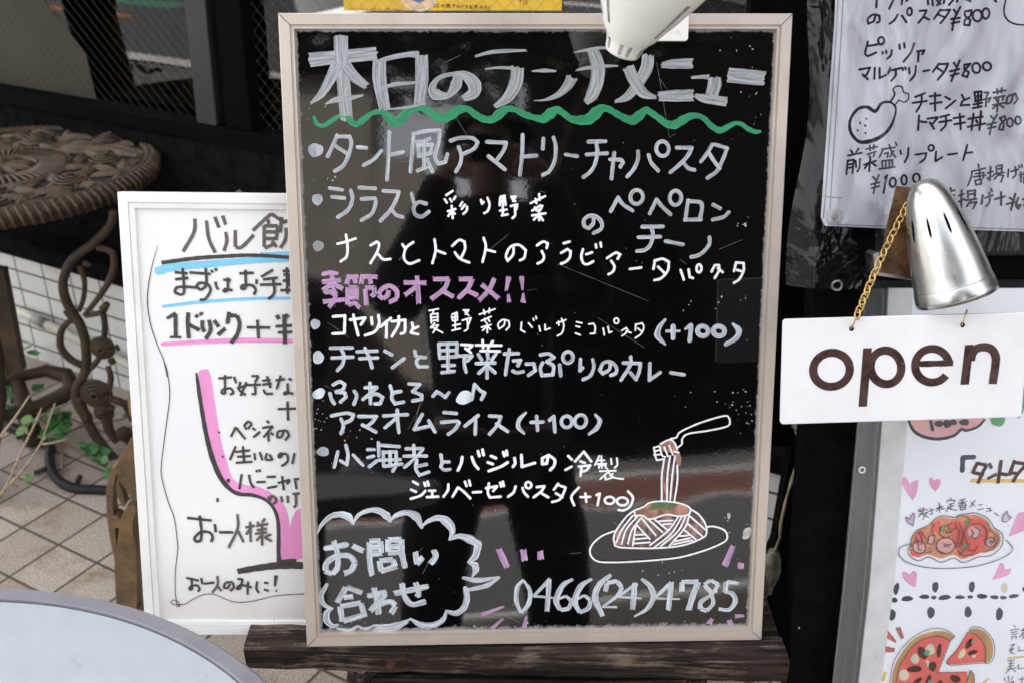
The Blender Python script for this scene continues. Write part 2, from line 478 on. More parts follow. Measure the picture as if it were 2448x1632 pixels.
M_alu = simple('champagne_aluminium', (.60, .535, .465), .40, .5, .035, 9, spec=.5)
M_white_alu = simple('white_enamel_frame', (.80, .79, .77), .35, 0, .05, 12)
M_iron = simple('rusty_cast_iron', (.058, .036, .019), .6, .0, .22, 26, .35, spec=.3, c2=(.018, .019, .012))
M_bronze = simple('worn_bronze_iron', (.095, .062, .033), .55, .05, .3, 34, .5, c2=(.022, .017, .011), bs=150)
M_brown_iron = simple('brown_painted_iron', (.17, .095, .042), .5, .1, .2, 22, .3, c2=(.055, .04, .025))
M_black = simple('black_painted_wood', (.004, .004, .0042), .8, 0, .2, 30, .15, spec=.02)
M_asphalt = simple('asphalt', (.10, .10, .10), .9, 0, .2, 180, .5)
M_pave = tiles('beige_paving_tile', .1265, .1265, (.385, .335, .275), (.285, .240, .190), (.075, .056, .040), .0036, .75, .5, (.50, .34, .20))
M_wtile = tiles('white_wall_tile', .119, .061, (.72, .72, .69), (.66, .66, .63), (.06, .055, .048), .0030, .3, .04, (.80, .76, .68))
M_stone = simple('dark_sill_stone', (.010, .0095, .010), .9, 0, .25, 40, spec=0.0)
M_sash = simple('brown_black_sash', (.019, .017, .0165), .6, .0, .1, 10)
M_sashd = simple('black_sash', (.004, .004, .004), .8, 0, .1, 10, spec=0.02)
M_glass = clear('wired_glass', (.86, .87, .85), .0, 0, ior=1.5)
M_wire = simple('steel_wire', (.16, .135, .105), .5, .2, .05)
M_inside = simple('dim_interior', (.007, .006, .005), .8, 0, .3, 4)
M_olive = simple('olive_blind', (.034, .027, .014), .8, 0, .15, 6)
M_wallp = simple('grey_render', (.30, .28, .26), .85, 0, .12, 5, .2)
M_wwood = wood('weathered_shelf_wood', (.006, .0045, .0035), (.045, .031, .023), (.25, .20, .155), (5, 95, 95))
M_leaf = simple('ivy_green', (.045, .17, .035), .45, 0, .3, 60)
M_tleaf = simple('dark_tree_leaf', (.018, .035, .012), .6, 0, .3, 3)
M_bark = simple('bark', (.07, .05, .035), .9, 0, .3, 20, .6)
M_white = simple('white_road_paint', (.62, .61, .58), .8, 0, .12, 40, .3)
M_green = simple('green_road_paint', (.10, .26, .18), .8, 0, .15, 30, .3)
M_redp = simple('red_brown_paving', (.16, .062, .05), .85, 0, .2, 40, .3)
M_rubber = simple('black_rubber', (.012, .012, .012), .6, 0, .1)
M_chrome = simple('polished_steel', (.62, .62, .62), .25, 1, .08, 30)

# ---------------------------------------------------------------- ground
def sheet(name, u0, u1, s0, s1, z, mat, kind='structure'):
    o = MB().add([(u0, -s1, z), (u1, -s1, z), (u1, -s0, z), (u0, -s0, z)], [(0, 1, 2, 3)]).build(name, mat)
    o.matrix_world = GM
    if kind: o['kind'] = kind
    return o
g = MB().add([(-150, -150, -.02), (150, -150, -.02), (150, 150, -.02), (-150, 150, -.02)], [(0, 1, 2, 3)]).build('ground', M_asphalt)
g['kind'] = 'structure'
T0 = Vector((-1.0244, 1.8363, 0))
pv = MB().add([(0, 0, 0), (1, 0, 0), (1, 1, 0), (0, 1, 0)], [(0, 1, 2, 3)])
pv.v = [tuple(Matrix.Rotation(R(30), 3, 'Z') @ (gpt(u, s) - T0)) for u, s in ((-1.3, 3.0), (7, 3.0), (7, -.1), (-1.3, -.1))]
pv = pv.build('tiled_pavement', M_pave); pv['kind'] = 'structure'
pv.matrix_world = Matrix.Translation(T0) @ Matrix.Rotation(R(-30), 4, 'Z')
sheet('road', -60, 60, 3.16, 40, -.012, M_asphalt)
sheet('lane', -60, -1.3, .2, 3.0, -.012, simple('light_asphalt', (.135, .128, .122), .9, 0, .15, 160, .4))
tag(sheet('kerb', -30, 30, 3.0, 3.16, .0, M_white), kind='structure')
sheet('edge_line', -40, -1.35, 1.62, 1.80, -.008, M_white)
sheet('green_strip', -40, -1.35, 1.30, 1.60, -.008, M_green)
sheet('centre_line', -40, -5, 4.2, 4.3, -.008, simple('orange_road_paint', (.55, .2, .05), .8))
sheet('green_verge', -40, -5, 4.7, 5.0, -.008, M_green)
sheet('lane_line', -3.6, 40, 6.62, 6.80, -.008, M_white)
sheet('red_paving', 1.0, 40, 6.84, 9.3, -.008, M_redp)
sheet('far_line', .4, 40, 9.6, 10.1, -.008, M_white)

# ---------------------------------------------------------------- shop building
shop = empty('shop_building', WP.mat(), 'low shop front with a white tiled base, black stone sill and wired glass window', 'building')
U0, U1, RC = -2.2, 7.0, -.13
tb_ = fixn(MB().box(U0 + .394, U1 + .394, .014, .359, -.30, 0).build('tiled_base', M_wtile, shop))
tb_.location = (-.394, -.014, 0)
fixn(MB().box(U0, U1, .345, .40, -.30, .018).build('sill', M_stone, shop, bev=.004))
fixn(MB().box(U0, U1, .40, .76, -.30, -.085).build('dark_panel', M_stone, shop))
fixn(MB().box(U0, U1, .76, .80, -.22, -.075).build('window_bottom_rail', M_sashd, shop, bev=.003))
fixn(MB().box(U0, U1, 2.3, 6.2, -4.3, -.06).build('upper_wall', M_wallp, shop))
fixn(MB().box(U0, U1, 2.24, 2.3, -.22, -.075).build('window_top_rail', M_sashd, shop))
fixn(MB().box(U0, U0 + .12, .40, 2.3, -4.3, -.062).build('side_wall', M_wallp, shop))
fixn(MB().box(U1 - .12, U1, .40, 2.3, -4.3, -.062).build('side_wall', M_wallp, shop))
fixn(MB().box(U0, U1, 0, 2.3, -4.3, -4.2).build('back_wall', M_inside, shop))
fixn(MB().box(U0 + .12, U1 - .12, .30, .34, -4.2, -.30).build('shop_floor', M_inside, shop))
def wl(x, y, off=RC): return WP.loc(x, y, off)
def upright(xa0, xa1, xb0, xb1, ya, yb, z0, z1, name, mat, bev=.003):
    """post in the window plane between two pixel lines, carried up and down to z 0.8 .. 2.24"""
    def at(x0, x1, zz):
        a = wl(x0, ya); b = wl(x1, yb)
        return a[0] + (b[0] - a[0]) * (zz - a[1]) / (b[1] - a[1])
    L = [at(xa0, xb0, .80), at(xa1, xb1, .80), at(xa1, xb1, 2.24), at(xa0, xb0, 2.24)]
    # keep the posts close to plumb
    q = [(L[0], .80), (L[1], .80), (L[2], 2.24), (L[3], 2.24)]
    return fixn(MB().prism(q, z0, z1).build(name, mat, shop, bev=bev))
upright(474, 524, 518, 562, 0, 440, -.17, -.085, 'sash_post', M_sash)
upright(526, 540, 564, 578, 0, 440, -.19, -.13, 'sash_strip', M_sashd)
upright(541, 602, 580, 640, 0, 440, -.16, -.09, 'sash_post', M_sashd)
ua = wl(474, 200)[0]; ub = wl(625, 300)[0]
for k, (a, b) in enumerate(((U0 + .12, ua), (ub, 1.9), (1.98, 4.4), (4.48, U1 - .12))):
    f = fixn(MB().box(a, b, .80, 2.24, RC - .005, RC).build('window_pane', M_glass, shop))
    mb = MB()
    H = 1.44
    if k < 3:
        n = int((b - a + 2) / .033); st = .033
        dirs = (1,) if k == 0 else (1, -1)
        for dr in dirs:
            for i in range(n):
                x0 = a - 1.5 + i * st
                # line from top to bottom, clipped to the pane
                dx = H
                xa, xb = (x0, x0 + dx) if dr > 0 else (x0 + dx, x0)
                p, q = Vector((xa, 2.24, RC + .0026)), Vector((xb, .80, RC + .0026))
                ts = [0, 1]
                for lim in (a, b):
                    t = (lim - p.x) / (q.x - p.x)
                    if 0 < t < 1:
                        inside_start = a <= p.x <= b
                        if (p.x < a and lim == a) or (p.x > b and lim == b): ts[0] = max(ts[0], t)
                        else: ts[1] = min(ts[1], t)
                if max(p.x, q.x) < a or min(p.x, q.x) > b or ts[0] >= ts[1]: continue
                mb.tube([p + (q - p) * ts[0], p + (q - p) * ts[1]], .00022, 4, False)
        mb.build('wire_mesh', M_wire, f)
fixn(MB().box(1.9, 1.98, .80, 2.24, -.17, -.09).build('sash_post', M_sashd, shop))
fixn(MB().box(4.4, 4.48, .80, 2.24, -.17, -.09).build('sash_post', M_sashd, shop))
# olive blind behind the left pane
q = [WP.loc(*p, -.1290) for p in ((-200, 345), (40, 300), (236, 262), (205, 130), (120, 20), (60, -60), (20, -300), (-300, -300))]
bl = fixn(MB().prism(q, -.1299, -.1290).build('roll_blind', M_olive))
bl.matrix_world = WP.mat(); tag(bl, 'olive brown sheet hanging slanted against the left window pane', 'blind')
# yellow notice inside the glass
ps = empty('notice', WP.mat(), 'yellow printed notice behind the wired glass above the blackboard', 'poster')
q = [WP.loc(*p, -.1285) for p in ((822, 26), (1342, 26), (1350, -170), (812, -170))]
MB().prism(q, -.1297, -.1290).build('paper', simple('yellow_paper', (.72, .46, .03), .6, 0, .08, 12), ps)
mb = MB(); draw(mb, WP, 640, 0, 3.095, 20, "f 990,-200 1010,30 1060,70 1150,85 1240,20 1260,-200", -.1290); mb.build('cream_patch', simple('cream_print', (.7, .5, .32), .6), ps)
mb = MB(); draw(mb, WP, 640, 0, 3.095, 20, "f 1050,-60 1055,0 1120,20 1180,0 1190,-60", -.1290); mb.build('blue_print', simple('blue_print', (.06, .2, .42), .6), ps)
mb = MB(); draw(mb, WP, 640, 0, 3.095, 16, "2040,-40 2050,0 1985,55;2040,0 2080,30 2125,55;1960,-10 1975,10", -.1448, cap='b'); mb.build('blue_lettering', simple('blue_ink', (.04, .2, .36), .6), ps)
M_red = simple('red_ink', (.5, .07, .03), .6)
mb = MB(); draw(mb, WP, 640, 0, 3.095, 7, """600,70 640,65;650,60 655,80;680,62 720,75;740,64 735,82;760,70 800,66;820,62 850,82;870,70 900,66;930,70 985,80""", -.1290); mb.build('red_lettering', M_red, ps)
mb = MB(); draw(mb, WP, 640, 0, 3.095, 7, """1865,-20 1870,35;1895,-20 1895,38;1915,-20 1918,35;1860,5 1920,0""", -.1290); mb.build('red_lettering', M_red, ps)
mb = MB(); draw(mb, WP, 640, 0, 3.095, 5, """1232,28 1240,34;1230,42 1238,46;1228,58 1240,50;1250,32 1268,30;1258,32 1258,52;1246,54 1272,52
1300,34 1292,52 1284,46 1296,36 1308,40 1308,52 1300,56;1330,30 1325,36;1322,36 1350,34 1346,56 1338,60;1322,44 1345,42;1324,52 1342,50;1326,60 1330,52
1372,36 1366,48;1370,38 1386,36 1372,60;1402,40 1396,58;1412,38 1412,58 1424,52;1434,50 1452,48;1462,44 1480,42 1464,64;1474,54 1484,64
1502,42 1500,66 1514,66;1494,50 1512,48;1494,58 1510,56;1530,44 1554,42;1540,38 1540,54;1530,54 1552,52;1532,60 1530,72;1544,54 1556,72
1572,48 1572,72;1572,48 1590,46 1590,72;1566,60 1594,58;1604,48 1620,46;1610,50 1606,74;1610,58 1622,58 1620,74;1640,46 1638,66;1637,74 1638,76""", -.1290); mb.build('black_lettering', simple('black_ink', (.02, .015, .01), .6), ps)
mb = MB(); draw(mb, WP, 640, 0, 3.095, 8, "980,-60 1000,20 1060,65 1140,75 1210,50 1250,0 1255,-60", -.1290); mb.build('white_ring', simple('pale_print', (.75, .68, .55), .6), ps)
# white plastic pipe along the tiled base
mb = MB()
pp = [WP.loc(x, y, .03) for x, y in ((40, 742), (150, 802), (230, 838), (310, 872), (420, 925))]
pa = Vector((pp[0][0], pp[0][1], .03)); pb = Vector((pp[-1][0], pp[-1][1], .03))
mb.tube([pa + (pb - pa) * t / 8 for t in range(9)], .013, 12)
pipe = mb.build('drain_pipe', simple('cream_plastic', (.58, .54, .44), .45, 0, .1, 30), smooth=True)
pipe.matrix_world = WP.mat(); tag(pipe, 'thin cream plastic pipe running along the white tiled base', 'pipe')
mb = MB(); c = pa + (pb - pa) * .12
mb.tube([c, c + (pb - pa).normalized() * .05], .0165, 12); mb.build('coupling', simple('grey_plastic', (.25, .24, .21), .5), pipe, smooth=True)

# ---------------------------------------------------------------- across the street (seen in the board and the window)
def house(name, label, x0, x1, y0, y1, h, mat, rows, roofmat):
    e = empty(name, Matrix.Translation((0, 0, 0)), label, 'building')
    MB().box(x0, x1, y0, y1, -.01, h).build('wall', mat, e)
    fixn(MB().box(x0 - .15, x1 + .15, y0 - .15, y1 + .2, h, h + .18).build('roof', roofmat, e))
    for z0, z1, xs in rows:
        for a, b in xs:
            wn = fixn(MB().box(a, b, y1, y1 + .05, z0, z1).build('window', M_sashd, e))
            fixn(MB().box(a + .06, b - .06, y1 + .05, y1 + .06, z0 + .06, z1 - .06).build('pane', M_sash, wn))
    return e
M_lwall = simple('tan_grey_wall', (.19, .165, .145), .85, 0, .1, 2)
M_dwall = simple('dark_timber_wall', (.008, .006, .005), .9, 0, .3, 6, spec=.03)
house('apartment_house', 'tan grey house across the street, mirrored in the left of the blackboard', -9, -1.1, -11.6, -10.0, 5.05, M_lwall, ((.4, 2.3, ((-8, -6.6), (-5.8, -4.6))), (2.9, 3.9, ((-8.2, -7), (-6, -5)))), M_dwall)
ah = bpy.data.objects['apartment_house']
MB().box(-1.099, -.5, -11.6, -10.05, -.01, 4.05).build('side_wing', M_lwall, ah)
house('timber_house', 'dark timber house across the street, mirrored in the right of the blackboard', 1.7, 14, -24, -17.5, 9.6, M_dwall, ((4, 5.4, ((9, 10.2), (11, 12.2))),), M_dwall)
def leaves(mb, c, r, n, s, seed):
    rn = random.Random(seed)
    for i in range(n):
        while True:
            v = Vector((rn.uniform(-1, 1), rn.uniform(-1, 1), rn.uniform(-1, 1)))
            if .25 < v.length < 1: break
        p = Vector(c) + Vector((v.x * r[0], v.y * r[1], v.z * r[2])) * (1 + .18 * math.sin(5 * v.x + seed) * math.cos(4 * v.y))
        a = Vector((rn.uniform(-1, 1), rn.uniform(-1, 1), rn.uniform(-.6, .6))).normalized(); b = a.orthogonal().normalized()
        q = s * rn.uniform(.6, 1.3)
        mb.add([p - a * q, p + b * q * .5, p + a * q, p - b * q * .5], [(0, 1, 2, 3)])
tr = empty('street_tree', Matrix.Translation((.1, -13.2, 0)), 'dark leafy street tree across the road behind the photographer', 'tree')
MB().tube([(0, 0, -.01), (.03, .02, 1.2), (-.02, 0, 2.4), (.1, 0, 3.6), (.1, .1, 8)], [.17, .14, .12, .1, .04], 10).tube([(-.02, 0, 2.6), (-.9, .1, 3.8), (-2.4, .2, 7.5)], [.07, .05, .02], 8).tube([(.05, 0, 2.9), (1, -.1, 4), (2.4, .1, 7.6)], [.07, .05, .02], 8).build('trunk', M_bark, tr, smooth=True)
mb = MB(); leaves(mb, (-.4, 0, 8.05), (6.2, 2.0, 2.3), 9500, .17, 3); mb.build('crown', M_tleaf, tr)
# tree by the lane that shows in the left window
def mirrored(x, y, t):
    u, z = wl(x, y); p = WP.o + WE * u + Vector((0, 0, z)) + WN * RC
    d = (p - CAM).normalized(); r = d - 2 * d.dot(WN) * WN
    return p + r * t
p = mirrored(262, 150, 1.25)
t2 = empty('lane_tree', Matrix.Translation((p.x, p.y, 0)), 'brown leaning tree trunk beside the lane, mirrored in the left window', 'tree')
rn = random.Random(5)
MB().tube([(-.05, .05, 0), (0, 0, .35), (.0, .02, .7), (-.06, .05, 1.1), (-.16, .08, 1.6), (-.25, .1, 2.6)], [.13, .10, .085, .09, .10, .07], 12).tube([(0, .02, .8), (.12, -.05, 1.15), (.16, -.1, 1.6)], [.06, .045, .03], 8).build('trunk', M_bark, t2, smooth=True)
mb = MB(); leaves(mb, (-.25, .1, 2.9), (.9, .9, .6), 900, .09, 8); leaves(mb, (.02, -.12, .42), (.32, .22, .22), 160, .035, 9); leaves(mb, (.06, 0, 1.1), (.2, .2, .25), 50, .03, 4); mb.build('crown', simple('bush_leaf', (.05, .09, .02), .6, 0, .3, 30), t2)
# parked van, dark, side-on beyond the pavement
vn = empty('parked_van', Matrix.Translation((-2.2, -5.9, 0)) @ Matrix.Rotation(R(-3), 4, 'Z'), 'dark brown van parked on the road, mirrored at the left of the blackboard', 'van')
prof = [(-2.0, .3), (2.0, .3), (2.0, .95), (1.62, 1.12), (1.2, 1.85), (.9, 1.95), (-1.9, 1.95), (-2.0, 1.8)]
MX = Matrix(((1, 0, 0, 0), (0, 0, 1, 0), (0, 1, 0, 0), (0, 0, 0, 1)))
M_van = simple('dark_brown_car_paint', (.012, .009, .007), .3, .2, .1, 4, coat=.4)
fixn(MB().prism(prof, -1.6, 0, MX).build('body', M_van, vn, bev=.05, segs=3))
for a, b in ((-1.8, -.9), (-.8, .1), (.2, 1.05)):
    fixn(MB().box(a, b, .003, .012, 1.15, 1.72).build('window', M_sashd, vn, bev=.02))
for xx in (-1.25, 1.3):
    wh = fixn(MB().lathe([(.02, -.09), (.25, -.09), (.31, -.05), (.31, .05), (.25, .09), (.02, .09)], Matrix.Translation((xx, -.1, .3)) @ Matrix.Rotation(R(90), 4, 'X'), 24, True).build('wheel', M_rubber, vn, smooth=True))
    fixn(MB().lathe([(.02, -.01), (.17, -.01), (.18, .01), (.02, .02)], Matrix.Translation((xx, 0.0, .3)) @ Matrix.Rotation(R(-90), 4, 'X'), 20, True).build('rim', M_chrome, wh))
# ---------------------------------------------------------------- blackboard on the wooden stand
bb = empty('menu_blackboard', BP.mat(), 'large glossy blackboard in a champagne aluminium frame with the handwritten lunch menu', 'blackboard')
FP = [(.0005, -.022), (0, -.0215), (0, -.0008), (.0008, 0), (.0125, 0), (.0130, -.0030), (.0150, -.0030), (.0153, -.0014), (.0172, -.0014), (.0178, -.0062), (.02, -.0064)]
fr = MB().loops(BW, BH, FP).build('frame', M_alu, bb)
for x0, y0, sx, sy in ((0, 0, 1, -1), (BW, 0, -1, -1), (0, -BH, 1, 1), (BW, -BH, -1, 1)):
    q = [(x0 + sx * t, y0 + sy * t) for t in (.0006, .0128)]
    mb = MB(); mb.ribbon(q, [.0007, .0007], .0002, 'b')
    mb.build('mitre_joint', M_sashd, fr)
PZ = -.006
fixn(MB().box(.012, BW - .012, -BH + .012, -.012, -.014, PZ).build('panel', board_black(BW, BH), bb))
P_thin = paint('thin_grey_white_paint', (.42, .445, .46), .62, .96, 22, 7, .4, .68)
P_mid = paint('upper_row_paint', (.55, .59, .62), .48, 1, 24, 5.5, .4, .66)
P_low = paint('lower_row_paint', (.67, .73, .78), .52, 1, 24, 5.5, .4, .70)  # paint tone lightens from the headline down to the lower rows
P_pen = paint('opaque_white_pen', (.86, .87, .88), 1, 1, 30, 3, .4, .93)
P_green = paint('green_paint', (.03, .30, .13), .88, 1, 20, 7, .4, .62)
P_purple = paint('mauve_paint', (.60, .36, .58), .5, 1, 24, 8, .45, .7)
P_orange = paint('orange_pen', (.55, .27, .19), .55, .98, 60, 30, .6, .6)
P_brown = paint('thin_brown_pen', (.36, .23, .20), .3, .95, 90, 30, .6, .5)
P_dgreen = paint('green_pen', (.09, .22, .08), .5, .95, 60, 20, .6, .7)
P_dust = paint('dried_paint_specks', (.62, .60, .55), .5, 1, 50, 50, .7, .8)
def bwrite(name, mat, *blocks, jag=0, cap='r', lift=0.0, parent=None, whole=False):
    o = None
    for ox, oy, s, w_, tx in blocks:
        for ln in ([tx] if whole else tx.split('\n')):
            if not ln.strip(): continue
            mb = MB(); draw(mb, BP, ox, oy, s, w_, ln, PZ, .0003 + lift, cap, jag)
            o = mb.build(name, mat, parent or bb)
    return o
bwrite('headline', P_thin, (700, 60, 3.92, 110, """155,330,128 400,305,120 790,268,118
450,105,132 455,330,128 480,600,125 505,895,118
425,350,110 355,500,100 265,650,70 165,738,18
495,385,110 580,490,100 695,578,70
305,742,14 400,705,52 540,685,45 660,660,18
812,335,125 815,520,130 862,790,105
760,355,26 900,312,42 1080,278,48 1185,280,70
1208,285,120 1208,520,125 1185,745,105
785,612,18 950,560,38 1100,545,30 1235,535,18
850,797,10 1050,775,24 1245,738,18
1545,480,80 1530,560,110 1455,660,50 1340,650,110 1310,590,70 1370,500,40 1500,462,36 1620,480,90 1700,560,130 1690,640,110 1600,690,60
1710,295,20 1850,258,34 2000,245,34 2190,240,18
1800,415,12 1920,402,24 2050,405,30
2105,400,120 2090,540,125 2015,680,100 1890,770,40"""),
  (1250, 60, 3.92, 110, """85,435,12 200,428,38 310,435,18
462,490,110 420,570,90 330,655,55 205,703,20 100,710,6
480,258,10 620,232,30 740,215,26 870,235,16
655,240,108 700,380,130 695,520,130 650,650,118 590,730,60
500,425,16 600,405,34 760,388,30 895,385,14
1172,285,112 1160,400,118 1080,550,100 980,670,80 860,722,24
985,392,110 1050,530,112 1130,640,95 1250,682,30
1297,378,50 1400,368,84 1590,362,96
1270,672,84 1430,665,106 1600,660,108
1575,495,26 1680,488,34 1740,490,44
1795,490,118 1795,560,130 1768,660,118
1610,660,34 1700,690,80 1915,722,88
1918,470,132 2080,486,136 2265,502,130"""), jag=14, cap='b', whole=True)
bwrite('wavy_underline', P_green, (700, 60, 3.92, 60, """200,865,30 225,925,40 285,945,35 350,910,48 430,858,38 490,848,40 540,900,62 595,938,46 660,890,62 740,830,42 830,815,48 890,865,85 945,915,80 1010,890,92 1080,812,78 1180,785,48 1260,800,72 1330,850,84 1405,878,68 1480,845,95 1560,795,80 1640,790,56 1710,840,64 1790,882,66 1870,885,72 1940,832,92 2010,788,60 2090,798,48 2170,838,62 2266,870,52 2346,878,84 2416,830,104 2476,797,68 2536,830,58 2606,880,60 2686,893,84 2776,880,104 2846,820,112 2896,785,78 2956,788,58 3016,822,60 3106,872,64 3186,890,92 3246,850,92 3306,802,66 3356,822,60 3426,872,60 3500,925,66 3576,935,84 3656,890,84 3726,856,66 3796,852,46 3856,880,48 3926,950,54 4006,988,62 4086,950,54 4146,922,40 4206,932,42 4266,975,46 4336,1003,40 4376,1000,30"""), cap='r')
ROW1 = (720, 300, 3.92, 36, """d 135,232 72,64;335,95 300,180 248,290;335,105 455,105 470,175 440,290 390,380 315,430;320,190 430,265
530,205 610,212;750,240 680,320 585,375;828,65 820,250 805,510;825,278 955,252;1055,90 1040,250 1025,435;1050,80 1180,55 1300,50
1300,55 1290,150 1255,290 1285,360 1350,345 1370,270;1080,155 1150,150 1205,125;1095,180 1105,290;1095,185 1230,180 1215,250;1100,290 1215,258;1155,150 1150,390;1090,425 1190,385;1180,320 1230,435
1400,145 1480,120 1600,120 1655,160 1620,220 1520,270;1475,205 1500,280 1490,360 1450,435;1740,155 1920,165;1920,170 1895,240 1830,330;1755,290 1910,415;2075,90 2070,280 2050,465;2065,295 2205,285""")
ROW1B = (1280, 300, 3.92, 36, """75,125 68,220;170,115 190,200 180,330 130,430 70,465;285,275 390,290;495,155 655,150;480,275 670,262;570,165 580,260 555,370 510,440 450,485
700,320 800,325 820,350 795,390;738,260 725,380 712,500;962,245 960,320 920,410 860,480;1060,280 1085,350 1150,425;o 1190,220 58,70;1325,210 1465,210;1465,212 1430,280 1360,360 1265,440;1385,345 1430,400 1490,420
1655,180 1610,260 1550,340;1680,180 1795,215 1760,310 1700,430 1610,495;1625,260 1670,330 1725,405
545,865 540,920 500,965 460,945 455,890 500,850 570,855 620,910 615,970 545,1010;705,805 775,675 820,740 910,800;o 948,672 60,64;1070,825 1135,695 1185,760 1265,835;o 1312,680 55,64;1430,705 1405,880;1435,712 1540,722 1560,770 1540,885;1400,885 1550,882;1665,745 1730,780;1810,815 1760,860 1660,885""")
ROW2 = (720, 300, 3.92, 36, """d 152,695 50,53;270,590 385,605;290,670 405,682;465,610 480,690 440,790 345,860;545,582 695,592;565,690 690,685;695,690 695,740 660,830 565,890
770,615 910,622;915,625 895,690 840,790 745,895;845,785 890,840 950,860;1035,640 1060,735;1170,735 1100,720 1055,770 1070,835 1130,855 1195,810;d 160,1130 52,50""")
ROW3 = (1280, 540, 3.92, 36, "1000,10 1195,8;965,108 1170,103;1085,15 1100,80 1080,170 1030,225 950,238;1220,145 1380,175;1630,110 1630,170 1580,240 1520,280 1460,293")
bwrite('menu_line', P_mid, ROW1, ROW1B, ROW2, ROW3)
bwrite('menu_line', P_pen,
 (720, 300, 3.92, 22, """1420,615 1360,655;1345,695 1365,725;1395,690 1410,715;1445,670 1430,695;1375,805 1445,785;1410,755 1420,870;1405,810 1380,850;1415,800 1440,830;1510,720 1490,755;1535,745 1505,785;1555,765 1550,800 1520,830
1685,700 1695,735 1710,720;1745,680 1765,740 1750,800 1715,825;1865,680 1860,750;1870,670 1905,660 1915,745;1870,710 1905,705;1888,670 1890,840;1865,800 1925,790;1880,845 1935,835;1970,670 2010,668 1985,710;1975,685 2005,712;1965,757 2025,742 2018,785;2000,750 2005,840 1980,870
2150,730 2285,665;2195,690 2205,730;2230,645 2235,700;2165,800 2240,752;2190,770 2205,800;2260,755 2238,800;2165,845 2290,825;2225,790 2230,890;2225,840 2180,885;2230,835 2265,890"""),
 (720, 540, 3.92, 24, """340,170 420,150 510,120;420,85 435,200 425,290 370,335;650,185 710,150 730,175 710,250 650,350;720,265 770,315 835,312;950,175 975,215;1050,155 990,200 965,260 970,320 1020,355 1105,325;1250,130 1260,230 1230,350;1265,230 1350,262
1415,190 1480,135 1530,150 1535,220 1500,300;1440,250 1490,310 1575,345;1710,115 1730,200 1700,340;1735,225 1815,245;1990,210 1985,270 1935,330 1920,280 1960,200 2040,180 2105,230 2090,300 2050,325"""),
 (1280, 540, 3.92, 24, """15,185 70,150 115,165 105,210;60,240 80,290 65,330 20,355;265,165 320,150;240,255 300,220 330,240 320,300 280,340 240,355;445,220 430,290 450,350 490,360 540,335;475,268 530,250;565,175 570,205;610,160 615,195
670,305 750,255 795,270 770,310;710,330 740,380 725,430 685,455;885,405 990,392;1120,325 1105,405;1115,330 1190,310 1250,340 1240,420 1180,490 1115,510;1150,385 1205,440;1360,415 1390,505;1435,410 1445,480 1475,490;o 1532,400 24,36
1650,430 1680,370 1720,370 1720,420 1680,490;1710,400 1755,435;1880,345 1860,425;1880,345 1950,350 1950,420 1910,500 1860,535;1890,415 1925,425"""))
bwrite('seasonal_heading', P_purple, (720, 540, 3.92, 44, """195,455,40 270,440,46 345,448,30;290,440 295,590;195,525 370,508;290,540 200,605;295,540 390,590;215,625 330,612;330,615 285,650;200,712 410,690;325,640 310,700 260,765
450,460 425,545;440,482 540,475;500,485 512,540;580,455 560,545;580,475 715,478;645,485 655,545;440,575 435,740;445,580 520,580 520,690;445,630 515,622;445,675 515,668;440,740 500,720;500,715 550,770;600,590 612,750;600,580 685,580 690,640 655,662
820,600 810,650 765,685 725,645 760,590 830,562 895,610 900,680 825,715;965,532 1175,535;1085,465 1095,600 1102,730;1080,570 970,650;1235,500 1385,497;1380,500 1340,590 1215,690;1310,600 1430,668;1480,500 1612,497;1605,500 1560,590 1470,682;1540,600 1655,655
1810,495 1760,600 1665,700;1690,550 1770,615 1850,682;1945,480,50 1920,610,26;1940,640,20 1950,715,46;2065,475,50 2075,600,20;2080,630,16 2080,715,50"""), jag=10, cap='b', whole=True)
